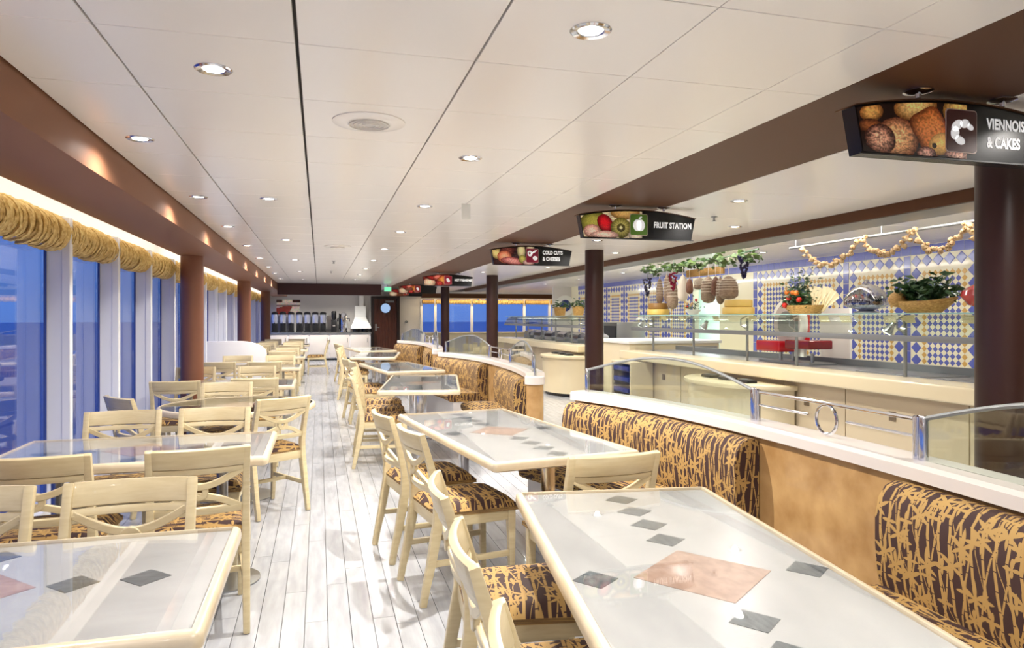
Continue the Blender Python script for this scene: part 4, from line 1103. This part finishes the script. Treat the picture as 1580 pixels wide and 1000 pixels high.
MB().box(.0, .1, -.12, .10, .26, .62).build('back_plate', 'red', t, bevel=.015)
MB().box(-.1, -.06, -.26, -.2, .08, .24).build('switch_plate', 'kitchenwhite', t); MB().box(-.1, -.06, -.16, -.1, .08, .24).build('switch_plate', 'kitchenwhite', t)
o = thing('blank_panel', 'grey blank panel standing behind the slicer', 'panel', (6.0, 7.15, .0))  # plain blank panel
MB().box(-.02, .02, -.30, .20, 0, 1.56).build('board', 'greywall', o, bevel=.005)
# little price cards on the rail of guard
for k, y in enumerate((4.35, 4.95, 5.15, 5.7, 6.0, 7.2, 8.0, 8.9, 9.4)):
    o = MB().box(-.002, .002, -.07, .07, -.035, .035).build('card_holder', 'paper', loc=(4.93, y, 1.435)); o.rotation_euler = (0, R(-25), 0)
    tag(o, 'blank cream card under the glass shelf, %s from the right column' % ORD[k], 'card', 'blank cards under the glass shelf')
# shelf spotlights
for k, (y, lab) in enumerate(((5.08, 'small white lamp on the guard post nearest the right column'), (8.15, 'small white lamp on the guard below the pale cheeses'), (10.0, 'small white lamp at the far end of the guard'))):
    t = thing('shelf_lamp', lab, 'lamp', (4.84, y, 1.33), 0, 'shelf lamps')
    o = MB().lathe([(.02, .09), (.028, .05), (.048, 0), (.05, -.012)], 16).build('shade', 'chrome', t, smooth=True); o.rotation_euler = (.5, .3, 0)
    o = MB().lathe([(.044, -.013), (.044, -.016)], 16).build('bulb_face', 'lens', t); o.rotation_euler = (.5, .3, 0)
# oven / machines at far counter
t = thing('oven', 'steel counter oven at the far counter end', 'oven', (5.95, 13.2, .93))
MB().box(-.3, .3, -.45, .45, -.93, .42).build('case', 'steel', t, bevel=.01)
MB().box(-.31, -.298, -.40, .18, .05, .35).build('door_window', 'dark', t)
for k in range(3): MB().tube([(-.32, .30, .1+k*.1), (-.30, .30, .1+k*.1)], .02, 10).build('knob', 'dark', t)
rnd = random.Random(44)
for k in range(6):
    t = thing('serving_dish', 'steel chafing dish on the far counter, %s from its near end' % ORD[k], 'dish', (5.28, 12.9+k*.85, .925), 0, 'chafing dishes on the far counter')
    MB().box(-.17, .17, -.25, .25, 0, .09).build('pan', 'steel', t, bevel=.01)
    MB().prism([(-.17, .09), (-.15, .17), (-.05, .22), (.05, .22), (.15, .17), (.17, .09)], -.25, .25, 'y').build('lid', 'chrome', t, smooth=True)
# porthole fixture on grey side wall
t = thing('wall_porthole', 'round white framed porthole picture on the grey wall end', 'porthole', (6.98, 19.495, 1.80))
MB().tube([(0, 0, 0), (0, -.05, 0)], .30, 36).build('ring', 'kitchenwhite', t, smooth=True)
MB().tube([(0, -.05, 0), (0, -.055, 0)], .17, 32).build('face', 'navy', t, smooth=True)

# ------------------------------------------------------------------ far end: coffee counter, door
o = thing('low_divider', 'long low cream divider in front of the far sea windows', 'divider', (0, 21.6, 0))
MB().box(3.2, 8.4, 0, .18, 0, .93).build('body', 'counter', o, bevel=.005); MB().box(3.17, 8.43, -.03, .21, .93, .97).build('top', 'wood', o, bevel=.005)
t = thing('coffee_counter', 'white panelled coffee counter against the far wall', 'counter', (0, 0, 0))
MB().box(-1.7, 1.72, 24.5, 25.18, .90, .95).build('top', 'steel', t, bevel=.005)
MB().box(-1.68, 1.70, 24.56, 25.18, .06, .90).build('body', 'white', t)
for k in range(5):
    x0 = -1.66+k*.67
    d = MB().box(x0, x0+.63, 24.535, 24.56, .10, .86).build('door', 'cap', t, bevel=.004); MB().box(x0+.56, x0+.58, 24.52, 24.536, .6, .76).build('handle', 'steel', d)
mdk = 'dark'
for k in range(7):
    t = thing('coffee_dispenser', 'black and silver coffee dispenser, %s' % ['leftmost of the seven', 'second of the seven from the left', 'third of the seven from the left', 'middle one of the seven', 'third of the seven from the right', 'second of the seven from the right', 'rightmost of the seven'][k], 'dispenser', (-1.45+k*.262, 24.85, .95), 0, 'coffee dispensers')
    MB().box(-.10, .10, -.14, .12, 0, .05).build('drip_tray', mdk, t, bevel=.004)
    MB().box(-.09, .09, -.02, .12, .05, .32).build('stand', mdk, t, bevel=.004)
    MB().lathe([(.10, .30), (.105, .34), (.105, .58), (.10, .60)], 24).build('tank', 'silverish', t, smooth=True)
    MB().lathe([(.108, .60), (.108, .66), (.06, .70), (.03, .70)], 24).build('lid', mdk, t, smooth=True)
    MB().tube([(0, -.10, .33), (0, -.14, .33), (0, -.14, .24)], .016, 8).build('tap', mdk, t, smooth=True)
t = thing('coffee_grinder', 'tall slim black grinder right of the dispensers', 'grinder', (.48, 24.85, .95))
MB().box(-.09, .09, -.10, .12, 0, .42).build('body', 'dark', t, bevel=.015)
MB().lathe([(.05, .42), (.08, .50), (.085, .68), (.07, .72)], 20).build('hopper', 'dark', t, smooth=True)
MB().box(-.04, .04, -.16, -.1, .2, .24).build('spout', 'chrome', t)
t = thing('coffee_urn', 'tall chrome urn with black side handles on the far counter', 'urn', (.80, 24.85, .95))
MB().lathe([(.14, 0), (.14, .04), (.12, .06), (.13, .12), (.13, .56), (.10, .64), (.03, .68)], 24).build('tank', 'chrome', t, smooth=True)
for s in (-1, 1): MB().tube([(s*.13, 0, .46), (s*.20, 0, .47), (s*.20, 0, .36)], .014, 8).build('handle', 'dark', t, smooth=True)
MB().box(-.16, -.13, -.1, .1, .1, .64).build('gauge_panel', 'dark', t)
t = thing('range_hood', 'white extractor hood flaring above the far counter', 'hood', (1.38, 24.85, 0))
MB().add([(-.34, -.30, 1.12), (.34, -.30, 1.12), (.34, .3, 1.12), (-.34, .3, 1.12), (-.2, .0, 1.45), (.18, .0, 1.45), (.18, .3, 1.45), (-.2, .3, 1.45), ], [(0, 1, 2, 3), (4, 5, 6, 7), (0, 1, 5, 4), (1, 2, 6, 5), (2, 3, 7, 6), (3, 0, 4, 7)]).box(-.34, .34, -.30, .3, 1.07, 1.12).build('canopy', 'kitchenwhite', t)
MB().box(-.2, .18, .0, .3, 1.45, 1.85).build('duct_cover', 'kitchenwhite', t); MB().box(-.05, .1, .05, .3, 1.85, 2.2).build('duct', 'kitchenwhite', t)
for k, x in enumerate((1.22, 1.52)):
    o = MB().lathe([(.10, 0), (.12, .02), (.12, .10), (.10, .11)], 18).build('cup_stack', 'dark', smooth=True, loc=(x, 24.75, .95)); tag(o, ['dark cooking pot under the hood, left one', 'dark cooking pot under the hood, right one'][k], 'pot', 'pots under the hood')
# poster: abstract dining print on the far wall
def postr():
    nx, nz = 40, 26; vs = []; fs = []; cols = []
    for j in range(nz+1):
        for i in range(nx+1): vs.append((-1.42+.78*i/nx, 25.187, 1.56+.50*j/nz))
    rnd = random.Random(3)
    for j in range(nz):
        for i in range(nx):
            fs.append((j*(nx+1)+i, j*(nx+1)+i+1, (j+1)*(nx+1)+i+1, (j+1)*(nx+1)+i)); u, v = i/nx, j/nz
            c = (206, 190, 176)
            if v > .8: c = (60, 36, 30) if (u < .25 or u > .65) else (226, 214, 190)
            if .5 < v < .62: c = (120, 100, 92)
            if v < .42+.12*math.sin(u*3) and u < .62-.3*(.4-v): c = (132, 48, 40)
            cols.append([q_*rnd.uniform(.85, 1.15) for q_ in c])
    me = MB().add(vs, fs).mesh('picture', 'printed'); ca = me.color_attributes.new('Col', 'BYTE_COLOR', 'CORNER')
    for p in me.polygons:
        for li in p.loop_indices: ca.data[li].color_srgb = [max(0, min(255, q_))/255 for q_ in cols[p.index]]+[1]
    return me
t = thing('wall_poster', 'colour photo print of a boat scene on the far wall above dispensers', 'poster', (0, 0, 0))
link('picture', postr(), t); MB().box(-1.42, -.64, 25.189, 25.199, 1.56, 2.06).build('backing', 'dark', t)
# door
d = bpy.data.objects.new('door_1', None); C.objects.link(d); d['kind'] = 'structure'; d.location = (2.25, 25.05, 0)
MB().box(-.50, -.40, -.05, .15, 0, 2.2).box(.40, .50, -.05, .15, 0, 2.2).box(-.4, .4, -.05, .15, 2.1, 2.2).build('door_frame', 'doorframe', d)
for k in range(8): MB().box(-.398+k*.0997, -.398+(k+1)*.0997-.003, 0, .04, .02, 2.1).build('door_board', 'doorwood', d, bevel=.002, seg=1)
MB().tube([(0, 0, 1.78), (0, -.02, 1.78)], .19, 32).build('porthole_ring', 'doorframe', d, smooth=True)
MB().tube([(0, -.02, 1.78), (0, -.024, 1.78)], .165, 32).build('porthole_glass', 'porthole', d, smooth=True)
MB().box(-.36, -.30, -.02, 0, .98, 1.22).build('lock_plate', 'steel', d); MB().tube([(-.33, -.02, 1.1), (-.33, -.06, 1.1), (-.22, -.06, 1.1)], .012, 8).build('handle', 'steel', d)
MB().box(.0, .30, -.04, 0, 1.98, 2.05).build('door_closer', 'steel_m', d)
t = thing('exit_sign', 'small green lit exit sign at the end of the dark header', 'exit sign', (1.80, 19.4, 2.16))
MB().box(-.10, .10, -.03, .03, 0, .13).build('case', 'kitchenwhite', t); MB().tube([(0, 0, .13), (0, 0, .19)], .008, 8).build('hanger', 'steel_m', t); MB().box(-.09, .09, -.034, -.03, .01, .12).build('face', 'exit', t)
t = thing('wall_button', 'small round grey fitting on the far white wall right of the door', 'switch', (3.0, 25.19, 1.3))
MB().tube([(0, 0, 0), (0, -.02, 0)], .05, 20).build('plate', 'steel_m', t, smooth=True)
o = MB().box(-.035, .035, -.003, .003, -.12, 0).build('ceiling_tag', 'kitchenwhite', loc=(1.12, 5.45, CZ)); tag(o, 'small rectangular clear tag hanging from the main ceiling', 'tag')
